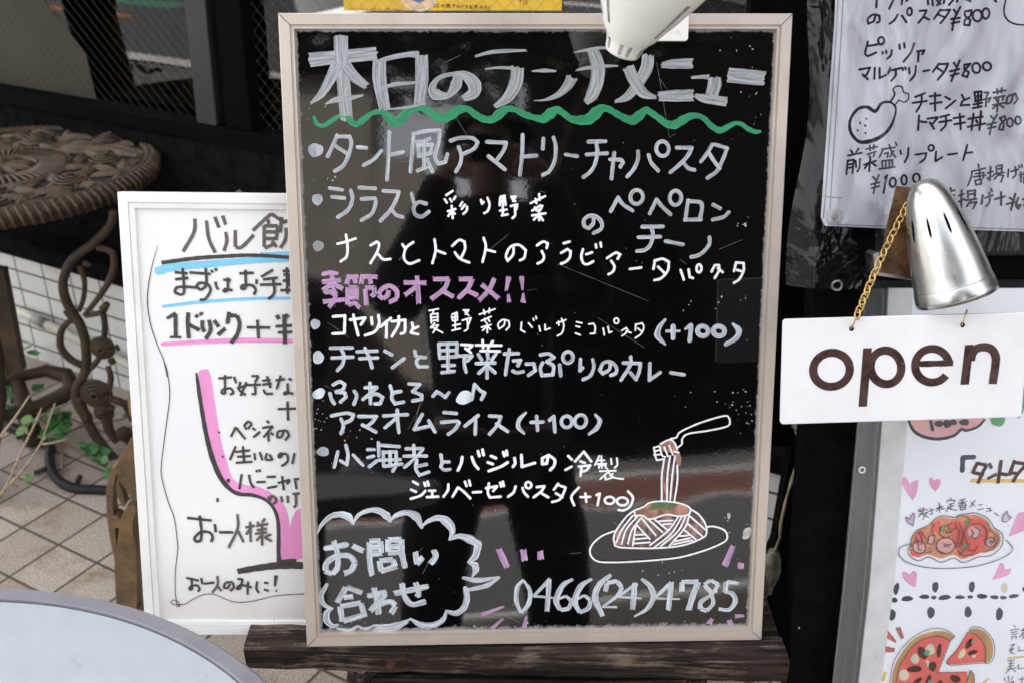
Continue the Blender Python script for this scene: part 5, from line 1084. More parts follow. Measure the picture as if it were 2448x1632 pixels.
# ---------------------------------------------------------------- cream clip lamp above the blackboard
A2 = axis_m(P3(1486, 127, 1.05), P3(1556, -54, 1.0))
M_cream = simple('cream_enamel', (.87, .86, .79), .32, 0, .02, 10)
cl3 = empty('clip_lamp', A2, 'cream clip lamp with vent slots clamped to the top of the blackboard', 'lamp')
k = 1.03 / FPX
p2 = [(0, .0002), (.0155, 0), (.0178, .001), (.0188, .004), (.0205, .012), (.0235, .018), (.0285, .024), (.0315, .030), (.0425, .050), (.0535, .072), (.064, .095), (.070, .115), (.068, .115), (.045, .07), (.02, .02), (0, .012)]
MB().lathe(p2, Matrix.Identity(4), 64).build('lamp_shade', M_cream, cl3, smooth=True)
mb = MB()
def slot2(a, da, z0_, z1_):
    n = 6; vs_ = []
    for i in range(n + 1):
        z = z0_ + (z1_ - z0_) * i / n; r = surf(p2[1:12], z) + .0003
        for s_ in (-1, 1): vs_.append((r * math.cos(a + s_ * da), r * math.sin(a + s_ * da), z))
    mb.add(vs_, [(2 * i, 2 * i + 1, 2 * i + 3, 2 * i + 2) for i in range(n)])
for a in (84, 108, 150, 200, 250, 300, 350, 40):
    slot2(R(a), R(5.2), .0045, .0165)
for a in (48, 24, 140, 320, 250, 200): slot2(R(a), R(2.8), .034, .080)
mb.build('vent_slots', simple('slot_grey', (.33, .31, .32), .5, 0, .4, 60), cl3)
MB().lathe([(.0001, .03), (.02, .04), (.028, .07), (.02, .10), (.0001, .11)], Matrix.Identity(4), 20).build('bulb', M_milk, cl3, smooth=True)
x0, y0 = BP.loc(1560, 44, .004); x1, y1 = BP.loc(1645, 99, .004)
q = rrect(x0, y1, x1, y0 + .03, .004)
cj = fixn(MB().prism(q, .0005, .0045).build('clip_jaw', M_cream, cl3, bev=.001)); cj.matrix_local = A2.inverted() @ BP.mat()
mb = MB(); draw(mb, BP, 1350, 0, 4.276, 7, "1080,350 1095,330 1108,305;1130,352 1150,308 1180,345;1135,332 1170,328", .0045, .0002)
ce = mb.build('embossed_letters', simple('embossed_cream', (.66, .63, .54), .4), cl3); ce.matrix_local = A2.inverted() @ BP.mat()
x2, _ = BP.loc(1600, 20, 0)
ar = MB().tube([BP.mat() @ Vector((x2, .01, -.03)), BP.mat() @ Vector((x2, .05, -.02)), P3(1640, -60, 1.08), P3(1640, -90, 1.04), P3(1558, -58, 1.0)], .007, 10)
ar.v = [tuple(A2.inverted() @ Vector(v)) for v in ar.v]
ar.build('clip_arm', M_cream, cl3, smooth=True)
# ---------------------------------------------------------------- wooden stand under the boards
SM = Matrix.Translation((0, 1.0, 0))
ws = empty('wooden_stand', SM, 'weathered dark wooden stand whose plank shelf carries both menu boards', 'stand')
def at_z(x, y, z):
    r = ray(x, y); return CAM + r * ((z - CAMH) / r.z)
def hpoly(pts, z): return [((p := at_z(x, y, z)).x, p.y - 1.0) for x, y in pts]
ZS = .4845
def grain_plank(name, x0, x1, y0, y1, z0, z1, seed):
    mb = MB(); rn = random.Random(seed); n = 40; vs_ = []
    for i in range(n + 1):
        x = x0[0] + (x1[0] - x0[0]) * i / n
        t = i / n
        ya = y0[0] + (y0[1] - y0[0]) * t + rn.uniform(-.0012, .0012); yb = y1[0] + (y1[1] - y1[0]) * t
        zt = z1 + rn.uniform(-.0008, .0008); zb = z0 + rn.uniform(-.0015, .0015)
        vs_ += [(x, ya, zb), (x, ya - .001, zt - .003), (x, ya + .004, zt), (x, yb, zt), (x, yb, zb)]
    fs = [(i * 5 + k, i * 5 + (k + 1) % 5, (i + 1) * 5 + (k + 1) % 5, (i + 1) * 5 + k) for i in range(n) for k in range(5)]
    fs += [(4, 3, 2, 1, 0), tuple(n * 5 + k for k in range(5))]
    return fixn(mb.add(vs_, fs).build(name, M_wwood, ws))
fl = at_z(582, 1546, ZS); fr_ = at_z(1888, 1581, ZS)
rl = at_z(612, 1516, ZS - .004); rr = at_z(1866, 1532, ZS - .004)
grain_plank('front_plank', (fl.x,), (fr_.x,), (fl.y - 1.0, fr_.y - 1.0), (fl.y - .955, fr_.y - .955), ZS - .036, ZS, 1)
grain_plank('rear_plank', (rl.x,), (rr.x,), (fl.y - .953, fr_.y - .953), (.16, .16), ZS - .030, ZS - .003, 2)
pq = at_z(1845, 1480, .53)
fixn(MB().box(pq.x - .022, pq.x + .005, .055, .085, ZS - .02, .55).build('side_peg', M_wwood, ws, bev=.003))
def leg(a, b, w_=.02, d_=.014):
    a, b = Vector(a), Vector(b)
    MB().tube([a, (a + b) / 2, b], w_, 4).build('leg', M_wwood, ws)
for xx, dx in ((-.20, -.05), (.24, .05)):
    leg((xx, .02, ZS - .034), (xx + dx, -.05, 0)); leg((xx, .14, ZS - .032), (xx + dx, .46, 0))
fixn(MB().box(-.19, .23, .005, .03, ZS - .085, ZS - .055).build('cross_bar', M_wwood, ws, bev=.002))
# tall rear struts that the boards lean on
for xx in (-.16, .2):
    p = BP.o + BP.ex * (xx + .27) + BP.ey * -.12 - BP.n * .085; q_ = BP.o + BP.ex * (xx + .27) + BP.ey * -.80 - BP.n * .085
    MB().tube([(q_.x, q_.y - 1, q_.z), (p.x, p.y - 1, p.z)], .012, 4).build('back_strut', M_black, ws)
# ---------------------------------------------------------------- ornate cast iron garden table
GT = Vector((-1.2288, 2.3640, .72)); GR = .352
gt = empty('garden_table', Matrix.Translation((GT.x, GT.y, 0)), 'round ornate cast iron garden table with pierced leaf pattern top by the window', 'garden table')
zt = GT.z
MB().lathe([(.0001, zt - .012), (GR - .02, zt - .012), (GR - .012, zt - .012), (GR - .012, zt - .016), (.0001, zt - .016)], Matrix.Identity(4), 64).build('gap_disc', simple('gap_shade', (.012, .011, .010), .7, 0, .2, 20), gt)  # closed disc; shade of the pierced gaps put into its dark colour
mb = MB()
mb.lathe([(GR - .022, zt - .010), (GR - .020, zt + .001), (GR - .010, zt + .004), (GR, zt - .002), (GR + .006, zt - .014), (GR + .004, zt - .040), (GR - .006, zt - .044), (GR - .010, zt - .02)], Matrix.Identity(4), 96, True)
n = 118
for i in range(n):
    a = 2 * math.pi * i / n; a2 = a + .035
    mb.cm = 1; mb.tube([((GR - .006) * math.cos(a), (GR - .006) * math.sin(a), zt + .003), ((GR + .010) * math.cos((a + a2) / 2), (GR + .010) * math.sin((a + a2) / 2), zt - .016), ((GR + .008) * math.cos(a2), (GR + .008) * math.sin(a2), zt - .040)], [.003, .0050, .0036], 8)
mb.build('rim', [M_iron, M_bronze], gt, smooth=True)
mb = MB()
for i in range(56):
    a = 2 * math.pi * i / 56
    mb.tube([(r * math.cos(a + (r - .09) * .5), r * math.sin(a + (r - .09) * .5), zt - .004 + .003 * math.sin((r - .085) * 60)) for r in (.085, .10, .12, .14, .155)], [.003, .0034, .004, .0044, .005], 6)
for rr_ in (.082, .158): mb.lathe([(rr_ - .004, zt - .008), (rr_, zt), (rr_ + .004, zt - .008)], Matrix.Identity(4), 64)
mb.build('slat_ring', M_bronze, gt, smooth=True)
def petal(mb, x, y, a, L, W_, h, lobes=0):
    """leaf with a midrib, toothed edge and cupped blade"""
    n, m = 20, 7; vs_ = []
    for i in range(n + 1):
        t = i / n; w0 = W_ * math.sin(math.pi * min(.985, t * .95 + .04)) ** .75
        if lobes: w0 *= 1 + .22 * ((t * lobes) % 1.0 - .5)
        for j in range(m):
            s_ = (j / (m - 1) - .5) * 2
            px, py = (t - .5) * L - abs(s_) * .12 * L, s_ * w0
            vs_.append((x + px * math.cos(a) - py * math.sin(a), y + px * math.sin(a) + py * math.cos(a), zt - .011 + h * (1 - .75 * s_ * s_) * math.sin(math.pi * min(1, t * .9 + .1)) ** .6 + (.003 if j == 3 else 0) + (.0016 * math.sin(t * lobes * 6.28) * abs(s_) if lobes else 0)))
    mb.add(vs_, [(i * m + j, (i + 1) * m + j, (i + 1) * m + j + 1, i * m + j + 1) for i in range(n) for j in range(m - 1)])
mb = MB(); rn = random.Random(2)
for ri, (r_, cnt, L, W_) in enumerate(((.182, 14, .080, .017), (.216, 17, .090, .019), (.250, 19, .095, .020), (.284, 22, .088, .019), (.314, 27, .066, .015))):
    for i in range(cnt):
        a = 2 * math.pi * (i + .5 * (ri % 2)) / cnt + rn.uniform(-.05, .05)
        petal(mb, r_ * math.cos(a), r_ * math.sin(a), a + rn.choice((.5, -.6, 1.2, 2.0, -1.3)) + rn.uniform(-.2, .2), L * rn.uniform(.85, 1.15), W_ * rn.uniform(.85, 1.1), .010, 9)
mb.build('leaf_relief', M_bronze, gt, smooth=True)
mb = MB()
for k_ in range(9):
    a0 = 2 * math.pi * k_ / 9 + .2; r_ = .24 + .05 * (k_ % 2)
    cx_, cy_ = r_ * math.cos(a0), r_ * math.sin(a0)
    mb = MB()
    for q_ in range(4):
        rr_ = .036 - .009 * q_
        mb.tube([(cx_ + rr_ * math.cos(t_ * .5), cy_ + rr_ * math.sin(t_ * .5), zt + .002 + .004 * q_) for t_ in range(14)], [.0026] * 14, 6)
    mb.build('rose_relief', M_bronze, gt, smooth=True)
mb = MB()
for k_ in range(10):
    petal(mb, .04 * math.cos(k_ * .628), .04 * math.sin(k_ * .628), k_ * .628, .075, .013, .014)
mb.lathe([(.0001, zt + .008), (.012, zt + .006), (.018, zt - .008)], Matrix.Identity(4), 20)
mb.build('centre_rosette', M_bronze, gt, smooth=True)
# scrolled legs: traced on an upright plane standing at the table's near right side
def scroll_leg(plane, strokes, M, name, parent, mat, roses=()):
    mb = MB(); inv = parent.matrix_world.inverted()
    for ox, oy, s, tx in strokes:
        for st_ in tx.split(';'):
            pts = [tuple(float(v) for v in t.split(',')) for t in st_.split()]
            for run in smooth_path([(p[0], p[1], p[2]) for p in pts], 9):
                P_ = []; r_ = []
                for p in run[::2] + [run[-1]]:
                    l = plane.loc(ox + p[0] / s, oy + p[1] / s)
                    P_.append(M @ Vector((l[0], l[1], 0))); r_.append(p[2] / 2 / s * plane.mpp(ox + p[0] / s, oy + p[1] / s))
                mb.tube(P_, r_, 10, up=None)
    for ox, oy, s, x, y, rr_ in roses:
        l = plane.loc(ox + x / s, oy + y / s); kk = plane.mpp(ox + x / s, oy + y / s) / s
        for q_ in range(4):
            r1 = rr_ * kk * (1 - .24 * q_)
            mb.tube([M @ Vector((l[0] + r1 * math.cos(t_ * .42), l[1] + r1 * math.sin(t_ * .42), .004 + .004 * q_)) for t_ in range(16)], [rr_ * kk * .17] * 16, 6)
        mb.lathe([(.0001, .008), (rr_ * kk * .95, .002), (rr_ * kk * .98, -.006), (.0001, -.008)], M @ Matrix.Translation((l[0], l[1], 0)), 18)
    mb.v = [tuple(inv @ Vector(v)) for v in mb.v]
    return mb.build(name, mat, parent, smooth=True)
LP_ = Plane((0, 2.19, 0), (1, 0, 0), (0, 0, 1))
LEGS = [(0, 440, 2.8, "760,180,60 742,270,58 640,385,58 500,490,60 440,590,62 422,690,64 455,810,66 540,950,66 575,1090,66 572,1240,66 510,1380,66 525,1470,70 590,1568,74;650,425,44 745,455,46 765,540,50 735,640,48 660,760,40 565,880,30;560,520,34 588,545,40 600,530,30;535,550,40 565,650,36 560,760,34 530,850,30;432,850,30 478,905,36 415,975,46 405,1080,50 460,1160,52 550,1215,44;570,885,30 690,860,44 702,950,42 690,1050,40 640,1080,34;700,1110,34 640,1195,40 590,1245,40;725,1220,36 742,1300,44 720,1400,44;690,840,60 720,800,40;760,1200,44 740,1170,50;770,1080,40 800,1110,20;640,1470,60 700,1500,70 760,1490,40"),
        (0, 900, 2.1425, "400,100,50 460,250,52 540,370,50 610,440,44;560,110,40 640,140,40 680,220,36;540,180,60 560,270,50 600,330,40;600,320,24 640,270,26 680,300,24 650,340,20")]
ROSES = [(0, 440, 2.8, 690, 1090, 74), (0, 440, 2.8, 650, 1395, 96), (0, 440, 2.8, 700, 1520, 60), (0, 900, 2.1425, 640, 290, 40)]
scroll_leg(LP_, LEGS, LP_.mat(), 'scrolled_leg', gt, M_iron, ROSES)
inv_gt = gt.matrix_world.inverted()
for an in (150, 262):
    d_ = Vector((math.cos(R(an)), math.sin(R(an)), 0))
    MB().tube([d_ * .33 + Vector((0, 0, .68)), d_ * .24 + Vector((0, 0, .52)), d_ * .17 + Vector((0, 0, .36)), d_ * .21 + Vector((0, 0, .2)), d_ * .36 + Vector((0, 0, .0))], [.016, .018, .02, .02, .024], 10).build('scrolled_leg', M_iron, gt, smooth=True)
def gpt_px(x, y, z=0): return at_z(x, y, z)
# dark flat leg at the far left and the low stretcher ring it carries
lw_ = [LP_.loc(x, y) for x, y in ((-20, 640), (14, 640), (60, 880), (20, 892))]
inv = gt.matrix_world.inverted()
m = fixn(MB().prism(lw_, -.012, .012).build('flat_leg', M_iron, gt, bev=.002)); m.matrix_local = inv @ LP_.mat()
mb = MB()
pts = [at_z(x, y, z) for x, y, z in ((-30, 925, .18), (40, 900, .18), (110, 885, .18), (160, 895, .17), (175, 925, .15), (150, 945, .13), (90, 970, .13), (20, 990, .14), (-40, 992, .15))]
mb.tube([inv @ p for p in pts], [.013, .014, .016, .020, .025, .021, .017, .015, .014], 10)
pts = [at_z(x, y, z) for x, y, z in ((40, 905, .18), (60, 980, .10), (85, 1060, .01))]
mb.tube([inv @ p for p in pts], [.018, .024, .026], 8)
mb.build('stretcher', M_iron, gt, smooth=True)
# ---------------------------------------------------------------- cast iron chair behind the whiteboard
CH = at_z(300, 1447, 0); CH.z = 0
chx = empty('iron_chair', Matrix.Translation(CH), 'brown cast iron chair whose scrolled front leg shows beside the whiteboard', 'chair')
CPl = Plane((0, CH.y, 0), (1, 0, 0), (0, 0, 1)); ic = chx.matrix_world.inverted()
def cp(pts): return [CPl.loc(x / 2.1425, 900 + y / 2.1425) for x, y in pts]
sh = MB()
def blade(pts, z0, z1):
    r = [(p[0], p[1], 1) for p in pts]
    r = [(p[0], p[1]) for run in smooth_path(r + [r[0]], 9) for p in run[:-1]]
    q_ = cp(r)
    sh.prism(q_, z0, z1)
blade([(612, 860), (602, 950), (612, 1150), (622, 1280), (706, 1280), (716, 1100), (712, 860), (694, 760), (700, 690), (716, 650), (700, 632), (664, 648), (636, 690), (624, 760)], -.018, .018)
blade([(700, 270), (650, 350), (612, 430), (614, 490), (650, 540), (712, 610), (760, 560), (760, 300)], -.02, .016)
blade([(618, 420), (574, 470), (556, 560), (556, 650), (566, 760), (584, 860), (604, 960), (616, 1000), (614, 900), (604, 800), (594, 700), (588, 620), (596, 530)], -.014, .012)
blade([(570, 700), (590, 745), (624, 752), (640, 730), (622, 700), (596, 690)], -.012, .014)
blade([(598, 540), (612, 600), (640, 650), (652, 636), (632, 570), (612, 500)], -.010, .010)
sh.v = [tuple(ic @ (CPl.mat() @ Vector(v))) for v in sh.v]
fixn(sh.build('front_leg', M_bronze.copy() if False else simple('ochre_brown_iron', (.20, .125, .06), .45, .15, .22, 26, .35, c2=(.085, .06, .035)), chx, bev=.011, segs=4))
M_ch = chx.children[0].data.materials[0]
a = at_z(706, 1610, .2)
for dx, dy in ((.42, -.02), (.03, .40), (.40, .40)):
    MB().tube([(dx, dy, .40), (dx + .01, dy, .25), (dx, dy, .0)], [.022, .018, .022], 10).build('leg', M_ch, chx, smooth=True)
MB().lathe([(.0001, .425), (.19, .425), (.215, .418), (.215, .402), (.0001, .40)], Matrix.Translation((.235, .20, 0)), 40).build('seat', M_ch, chx, smooth=False)
MB().tube([(.05, .40, .41), (.06, .43, .62), (.22, .45, .74), (.38, .43, .62), (.40, .40, .41)], .012, 8).build('back_hoop', M_ch, chx, smooth=True)
# ---------------------------------------------------------------- glass table in the corner
gc = Vector((-.611, .4136, .66)); gr_ = .51
gl = empty('glass_table', Matrix.Translation((gc.x, gc.y, 0)), 'round frosted glass table with a grey metal rim in the near corner', 'table')
M_fr = simple('frosted_glass_top', (.37, .41, .425), .36, 0, .02, 30)
fixn(MB().lathe([(.0001, .655), (gr_ - .020, .655), (gr_ - .020, .649), (.0001, .649)], Matrix.Identity(4), 128).build('glass_top', M_fr, gl))
M_rim = simple('grey_metal_rim', (.20, .195, .21), .45, .1, .05, 20)
fixn(MB().lathe([(gr_ - .0192, .652), (gr_ - .0192, .6585), (gr_ - .018, .660), (gr_ - .003, .660), (gr_, .657), (gr_, .630), (gr_ - .003, .627), (gr_ - .016, .627), (gr_ - .0192, .632)], Matrix.Identity(4), 160, True).build('rim', M_rim, gl, smooth=False))
for k_ in range(4):
    an = R(45 + 90 * k_)
    MB().tube([(.34 * math.cos(an), .34 * math.sin(an), .645), (.36 * math.cos(an), .36 * math.sin(an), .3), (.40 * math.cos(an), .40 * math.sin(an), 0)], .012, 10).build('leg', M_rim, gl, smooth=True)
# ---------------------------------------------------------------- creeping plant, dry twigs and black hose on the pavement
iv = empty('ivy_plant', Matrix.Translation(at_z(140, 1020, 0)), 'green ivy creeping over the pavement beside the garden table', 'plant')
ii = iv.matrix_world.inverted(); rn = random.Random(21)
def leafshape(mb, p, up_, dirv, L):
    dirv = dirv.normalized(); sd_ = dirv.cross(up_).normalized(); u_ = sd_.cross(dirv)
    pr2 = [(0, 0), (.12, .30), (.38, .46), (.66, .36), (.88, .14), (1, 0)]
    mid = [p + dirv * (t * L) + u_ * (.06 * L * math.sin(t * 3)) for t, _ in pr2]
    le = [p + dirv * (t * L) + sd_ * (w_ * L) - u_ * (.10 * L * w_) + u_ * .05 * L for t, w_ in pr2]
    ri = [p + dirv * (t * L) - sd_ * (w_ * L) - u_ * (.10 * L * w_) + u_ * .05 * L for t, w_ in pr2]
    mb.add(mid + le + ri, [(i, i + 1, i + 7, i + 6) for i in range(5)] + [(i + 1, i, i + 12, i + 13) for i in range(5)])
mb = MB()
def clump(x, y, z, n_, sp_, L=(.022, .04)):
    for _ in range(n_):
        p = at_z(x + rn.gauss(0, sp_), y + rn.gauss(0, sp_ * .7), z + rn.uniform(0, .03))
        leafshape(mb, ii @ p, Vector((rn.uniform(-.5, .5), rn.uniform(-.9, -.1), 1)).normalized(), Vector((rn.uniform(-1, 1), rn.uniform(-1, 1), rn.uniform(-.2, .3))), rn.uniform(*L))
clump(130, 1015, .05, 12, 14); clump(200, 1070, .03, 3, 8); clump(232, 1078, .04, 3, 6); clump(255, 1110, .03, 3, 7); clump(252, 1130, .02, 2, 6); clump(15, 930, .06, 7, 14); clump(40, 980, .06, 8, 16); clump(85, 925, .08, 3, 8); clump(60, 845, .06, 3, 8, (.03, .05)); clump(300, 985, .05, 2, 5, (.014, .02)); clump(10, 890, .08, 5, 14); clump(60, 995, .06, 6, 14); clump(110, 985, .07, 10, 20); clump(150, 1040, .03, 8, 14, (.016, .03)); clump(215, 1090, .02, 6, 12, (.015, .026)); clump(20, 960, .03, 10, 22, (.02, .034))
mb.build('leaves', M_leaf, iv, smooth=True)
mb = MB()
for q_ in (((150, 1050), (200, 1085), (260, 1120), (280, 1140)), ((140, 1040), (150, 1090), (148, 1120)), ((30, 950), (70, 990), (130, 1020)), ((160, 1030), (230, 1010), (300, 1000))):
    mb.tube([ii @ at_z(x, y, .012) for x, y in q_], .003, 6)
mb.build('vine_stems', simple('vine_brown', (.22, .16, .09), .8), iv, smooth=True)
tw_ = empty('dry_twigs', Matrix.Translation(at_z(60, 1190, 0)), 'pale dry twigs standing up in front of the garden table', 'twigs')
it = tw_.matrix_world.inverted(); mb = MB()
Z = 2.1425
for q_, r0_ in ((((0, 620, .02), (60, 500, .10), (110, 380, .16), (165, 270, .22), (213, 160, .27)), .0035), (((0, 600, .02), (90, 510, .08), (160, 420, .13), (215, 330, .18), (245, 240, .23), (282, 135, .29)), .0036), (((-20, 330, .2), (60, 230, .24), (110, 160, .27), (152, 95, .3)), .003), (((215, 345, .18), (280, 335, .185), (350, 315, .19)), .0024), (((30, 570, .06), (60, 550, .06), (100, 560, .05)), .002), (((150, 300, .2), (130, 275, .21), (100, 262, .22)), .002), (((90, 510, .08), (130, 515, .08), (170, 525, .075)), .0018)):
    mb.tube([it @ at_z(x / Z, 900 + y / Z, z) for x, y, z in q_], [r0_ * (1 - .12 * i) for i in range(len(q_))], 6)
mb.build('stems', simple('pale_twig', (.46, .36, .24), .75, 0, .25, 90, .4), tw_, smooth=True)
mb = MB()
for x, y, z, dx in ((110, 215, .22, 60), (85, 270, .2, 60), (120, 512, .08, 50), (215, 300, .2, -25), (215, 310, .2, 20)):
    p = it @ at_z(x / Z, 900 + y / Z, z); p2_ = it @ at_z((x + dx) / Z, 900 + (y + 10) / Z, z)
    leafshape(mb, p, Vector((0, -.5, 1)).normalized(), p2_ - p, (p2_ - p).length)
mb.build('leaves', simple('young_leaf', (.10, .20, .04), .5, 0, .2, 50), tw_, smooth=True)
hs = empty('black_hose', Matrix.Translation(at_z(180, 1150, 0)), 'black ribbed hose curling over the paving under the garden table', 'hose')
ih = hs.matrix_world.inverted(); mb = MB()
hp = [(x / Z, 900 + y / Z, 1) for x, y in ((0, 225), (60, 255), (140, 285), (250, 350), (252, 420), (270, 490), (320, 545), (400, 572), (480, 575), (560, 580), (640, 588))]
run = smooth_path(hp, 1.2)[0]
mb.tube([ih @ at_z(x, y, .012) for x, y, _ in run], [.0105 + .0018 * (i % 3 == 0) for i in range(len(run))], 8)
for q_ in (((250, 465), (175, 492)), ((385, 560), (410, 510)), ((110, 270), (95, 310))):
    mb.tube([ih @ at_z(x / Z, 900 + y / Z, .014) for x, y in q_], .007, 6)
mb.build('hose_body', M_rubber, hs, smooth=True)
# ---------------------------------------------------------------- clear wire with a bulb string in the gap right of the blackboard
GP = Plane((0, 1.36, 0), (1, 0, 0), (0, 0, 1))
def gp(x, y, d=0):
    l = GP.loc(1820 + x / 3.734, 980 + y / 3.734); return Vector((l[0], 1.36 + d, l[1]))
sb = empty('light_string', Matrix.Translation(gp(60, 1450)), 'clear cable and plastic bulb holder dangling between the blackboard and sign stand', 'light string')
isb = sb.matrix_world.inverted()
mb = MB()
for off in (0, 6, -5):
    mb.tube([isb @ gp(x + off * math.sin(y * .004), y, .004 * math.sin(y * .01 + off)) for x, y in ((415, -400), (420, -100), (410, 130), (380, 300), (330, 430), (270, 640), (215, 830), (170, 1000), (165, 1120), (130, 1230), (100, 1280))], .0017, 6)
mb.build('cable', simple('yellowed_clear_cable', (.34, .30, .20), .25, 0, .1, 60), sb, smooth=True)
A3 = axis_m(isb @ gp(115, 1250), isb @ gp(45, 1700))
def lb(z): return z / 3.734 * GP.mpp(1850, 1350)
fixn(MB().lathe([(lb(10), 0), (lb(50), lb(10)), (lb(52), lb(40)), (lb(70), lb(80)), (lb(85), lb(180)), (lb(82), lb(270)), (lb(64), lb(340)), (lb(45), lb(400)), (lb(44), lb(470)), (.0001, lb(475))], A3, 20).build('bulb_holder', simple('dirty_clear_plastic', (.20, .19, .14), .15, 0, .3, 60, bump=.4, bs=90), sb, smooth=True))
A4 = axis_m(isb @ gp(380, 60), isb @ gp(370, 340))
MB().lathe([(lb(85), 0), (lb(95), lb(60)), (lb(60), lb(180)), (lb(22), lb(300))], A4, 14).build('plastic_wrap', clear('wrap_film', (.9, .92, .95), .1, .12, .6, (20, 20, 20)), sb, smooth=True)
mb = MB(); c_ = A4 @ Vector((0, 0, lb(80)))
mb.lathe([(lb(92), lb(70)), (lb(99), lb(85)), (lb(90), lb(100))], A4, 20); mb.build('cable_tie', M_rubber, sb)
# added black sheet standing in for the dark gap between blackboard and sign stand
DP = Plane((0, 1.50, 0), (1, 0, 0), (0, 0, 1))
q = [DP.loc(x, y) for x, y in ((1795, -200), (1795, 1062), (1892, 1067), (1850, 1300), (1800, 1430), (1780, 1632))]
q = q + [(q[-1][0], 0), (1.3, 0), (1.3, q[0][1])]
gb = fixn(MB().prism(q, -.03, 0).build('dark_panel', M_black))
gb.matrix_world = DP.mat(); tag(gb, 'tall black sheet added for the darkness in the gap behind the blackboard and sign stand', 'panel')
# ---------------------------------------------------------------- photographer standing behind the camera (seen mirrored in the blackboard)
pe = empty('person', Matrix.Translation((.02, -.30, 0)), 'person in dark clothes holding a camera up to the face, mirrored in the blackboard', 'person')
def skin(name, verts, edges, mat, par, sub=2, root=0):
    me = bpy.data.meshes.new(name); me.from_pydata([v[:3] for v in verts], edges, [])
    me.materials.append(mat)
    o = bpy.data.objects.new(name, me); COL.objects.link(o); o.parent = par
    sk = o.modifiers.new('skin', 'SKIN'); sk.use_smooth_shade = True
    for i, v in enumerate(verts):
        r = v[3] if isinstance(v[3], tuple) else (v[3], v[3])
        me.skin_vertices[0].data[i].radius = r
    me.skin_vertices[0].data[root].use_root = True
    ss = o.modifiers.new('sub', 'SUBSURF'); ss.levels = sub; ss.render_levels = sub
    return o
V = [(0, 0, .80, (.10, .08)), (0, 0, 1.0, (.10, .08)), (0, .01, 1.18, (.11, .08)), (0, .01, 1.27, (.08, .06)), (0, .02, 1.345, .05), (0, .045, 1.40, (.062, .07)), (0, .055, 1.475, (.072, .088)), (0, .05, 1.55, (.066, .080)), (0, .04, 1.585, (.035, .045))]
E = [(0, 1), (1, 2), (2, 3), (3, 4), (4, 5), (5, 6), (6, 7), (7, 8)]
def chain(start, pts):
    p = start
    for q_ in pts:
        V.append(q_); E.append((p, len(V) - 1)); p = len(V) - 1
    return p
for s_ in (-1, 1):
    chain(0, [(s_ * .10, 0, .74, .085), (s_ * .15, .03, .44, .055), (s_ * .17, .0, .22, .048), (s_ * .19, -.02, .07, .036), (s_ * .21, .10, .03, (.036, .025))])
    wv = chain(3, [(s_ * .16, .0, 1.26, .055), (s_ * .25, .08, 1.08, .042), (s_ * .235, .13, 1.10, .038), (s_ * .12, .235, 1.36, .026), (s_ * .095, .25, 1.405, (.022, .03))])
    for k_ in range(4):
        chain(wv, [(s_ * (.088 - .004 * k_), .262, 1.425 - .020 * k_, .0095), (s_ * (.066 - .004 * k_), .278 + .004 * k_, 1.430 - .020 * k_, .0088), (s_ * (.046 + .003 * k_), .275, 1.430 - .020 * k_, .008)])
    chain(wv, [(s_ * .085, .235, 1.385, .010), (s_ * .066, .225, 1.392, .009)])
M_skin = simple('skin_tone', (.45, .28, .20), .5, 0, .05, 30)
skin('body', V, E, M_skin, pe)
M_coat = simple('dark_navy_cloth', (.010, .011, .016), .8, 0, .2, 30, .2)
V = [(0, -.01, .70, (.19, .13)), (0, -.01, .88, (.17, .13)), (0, 0, 1.05, (.19, .14)), (0, .01, 1.2, (.20, .14)), (0, .012, 1.29, (.17, .125)), (0, .015, 1.35, .085)]
E = [(0, 1), (1, 2), (2, 3), (3, 4), (4, 5)]
for s_ in (-1, 1): chain(4, [(s_ * .17, .0, 1.265, .095), (s_ * .255, .08, 1.075, .080), (s_ * .24, .135, 1.10, .078), (s_ * .112, .240, 1.38, .046)])
skin('coat', V, E, M_coat, pe)
V = [(0, 0, .74, (.17, .13))]; E = []
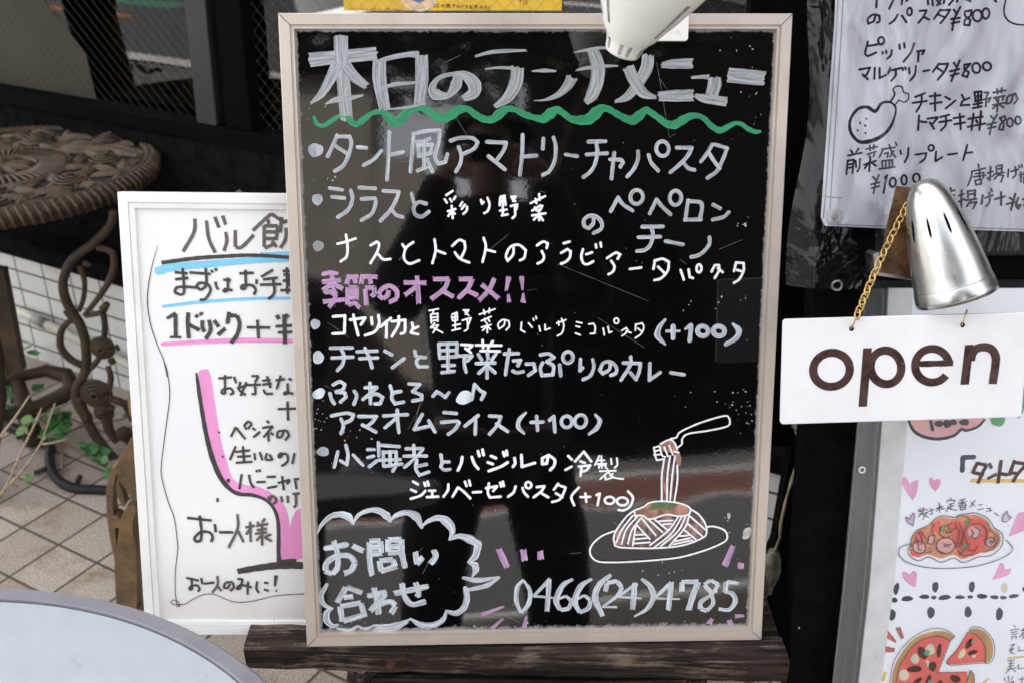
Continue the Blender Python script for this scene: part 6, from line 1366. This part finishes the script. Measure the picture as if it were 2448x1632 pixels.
for s_ in (-1, 1): chain(0, [(s_ * .11, 0, .66, .115), (s_ * .15, .03, .44, .098), (s_ * .17, 0, .22, .090), (s_ * .185, -.02, .05, .080)])
skin('trousers', V, E, M_coat, pe)
for s_ in (-1, 1):
    V = [(s_ * .19, -.05, .045, .045), (s_ * .20, .05, .04, .045), (s_ * .215, .15, .035, .036)]; E = [(0, 1), (1, 2)]
    skin('shoe', V, E, M_rubber, pe, 2)
M_hair = simple('dark_hair', (.012, .009, .008), .5, 0, .3, 60, .4)
hv = MB(); 
hm = Matrix.Translation((0, .035, 1.505)) @ Matrix.Diagonal((.124, .128, .125, 1))
prh = [(math.cos(R(t)), math.sin(R(t))) for t in range(-35, 91, 9)]
hv.lathe([(max(r, .001), z) for r, z in prh], hm, 28)
hv.v = [(x, y - (.03 if z < 1.5 else .0) - max(0, .0), z) for x, y, z in hv.v]
hv.f = [f for f in hv.f if not (sum(hv.v[i][1] for i in f) / len(f) > .075 and sum(hv.v[i][2] for i in f) / len(f) < 1.545)]
hv.uv = [[(0, 0)] * len(f) for f in hv.f]; hv.mi = [0] * len(hv.f)
hv.build('hair', M_hair, pe, smooth=True)
mb = MB()
for s_ in (-1, 1):
    mb.lathe([(.0001, .012), (.008, .009), (.012, 0), (.008, -.004)], Matrix.Translation((s_ * .031, .125, 1.478)) @ Matrix.Rotation(R(-90), 4, 'X'), 12)
mb.build('eyes', simple('eye_white', (.6, .6, .58), .2), pe, smooth=True)
MB().tube([(0, .128, 1.47), (0, .142, 1.445), (0, .134, 1.432)], [.007, .012, .010], 8).build('nose', M_skin, pe, smooth=True)
cmr = empty('compact_camera', Matrix.Translation((-.01, -.075, 1.445)), 'small black camera held up in both hands by the photographer', 'camera')
fixn(MB().box(-.055, .055, -.02, .02, -.033, .033).build('body', M_rubber, cmr, bev=.006, segs=3))
fixn(MB().lathe([(.0001, .018), (.022, .018), (.024, .018), (.024, .04), (.018, .042), (.016, .036), (.0001, .034)], Matrix.Rotation(R(-90), 4, 'X'), 24).build('lens', M_black, cmr, smooth=True))
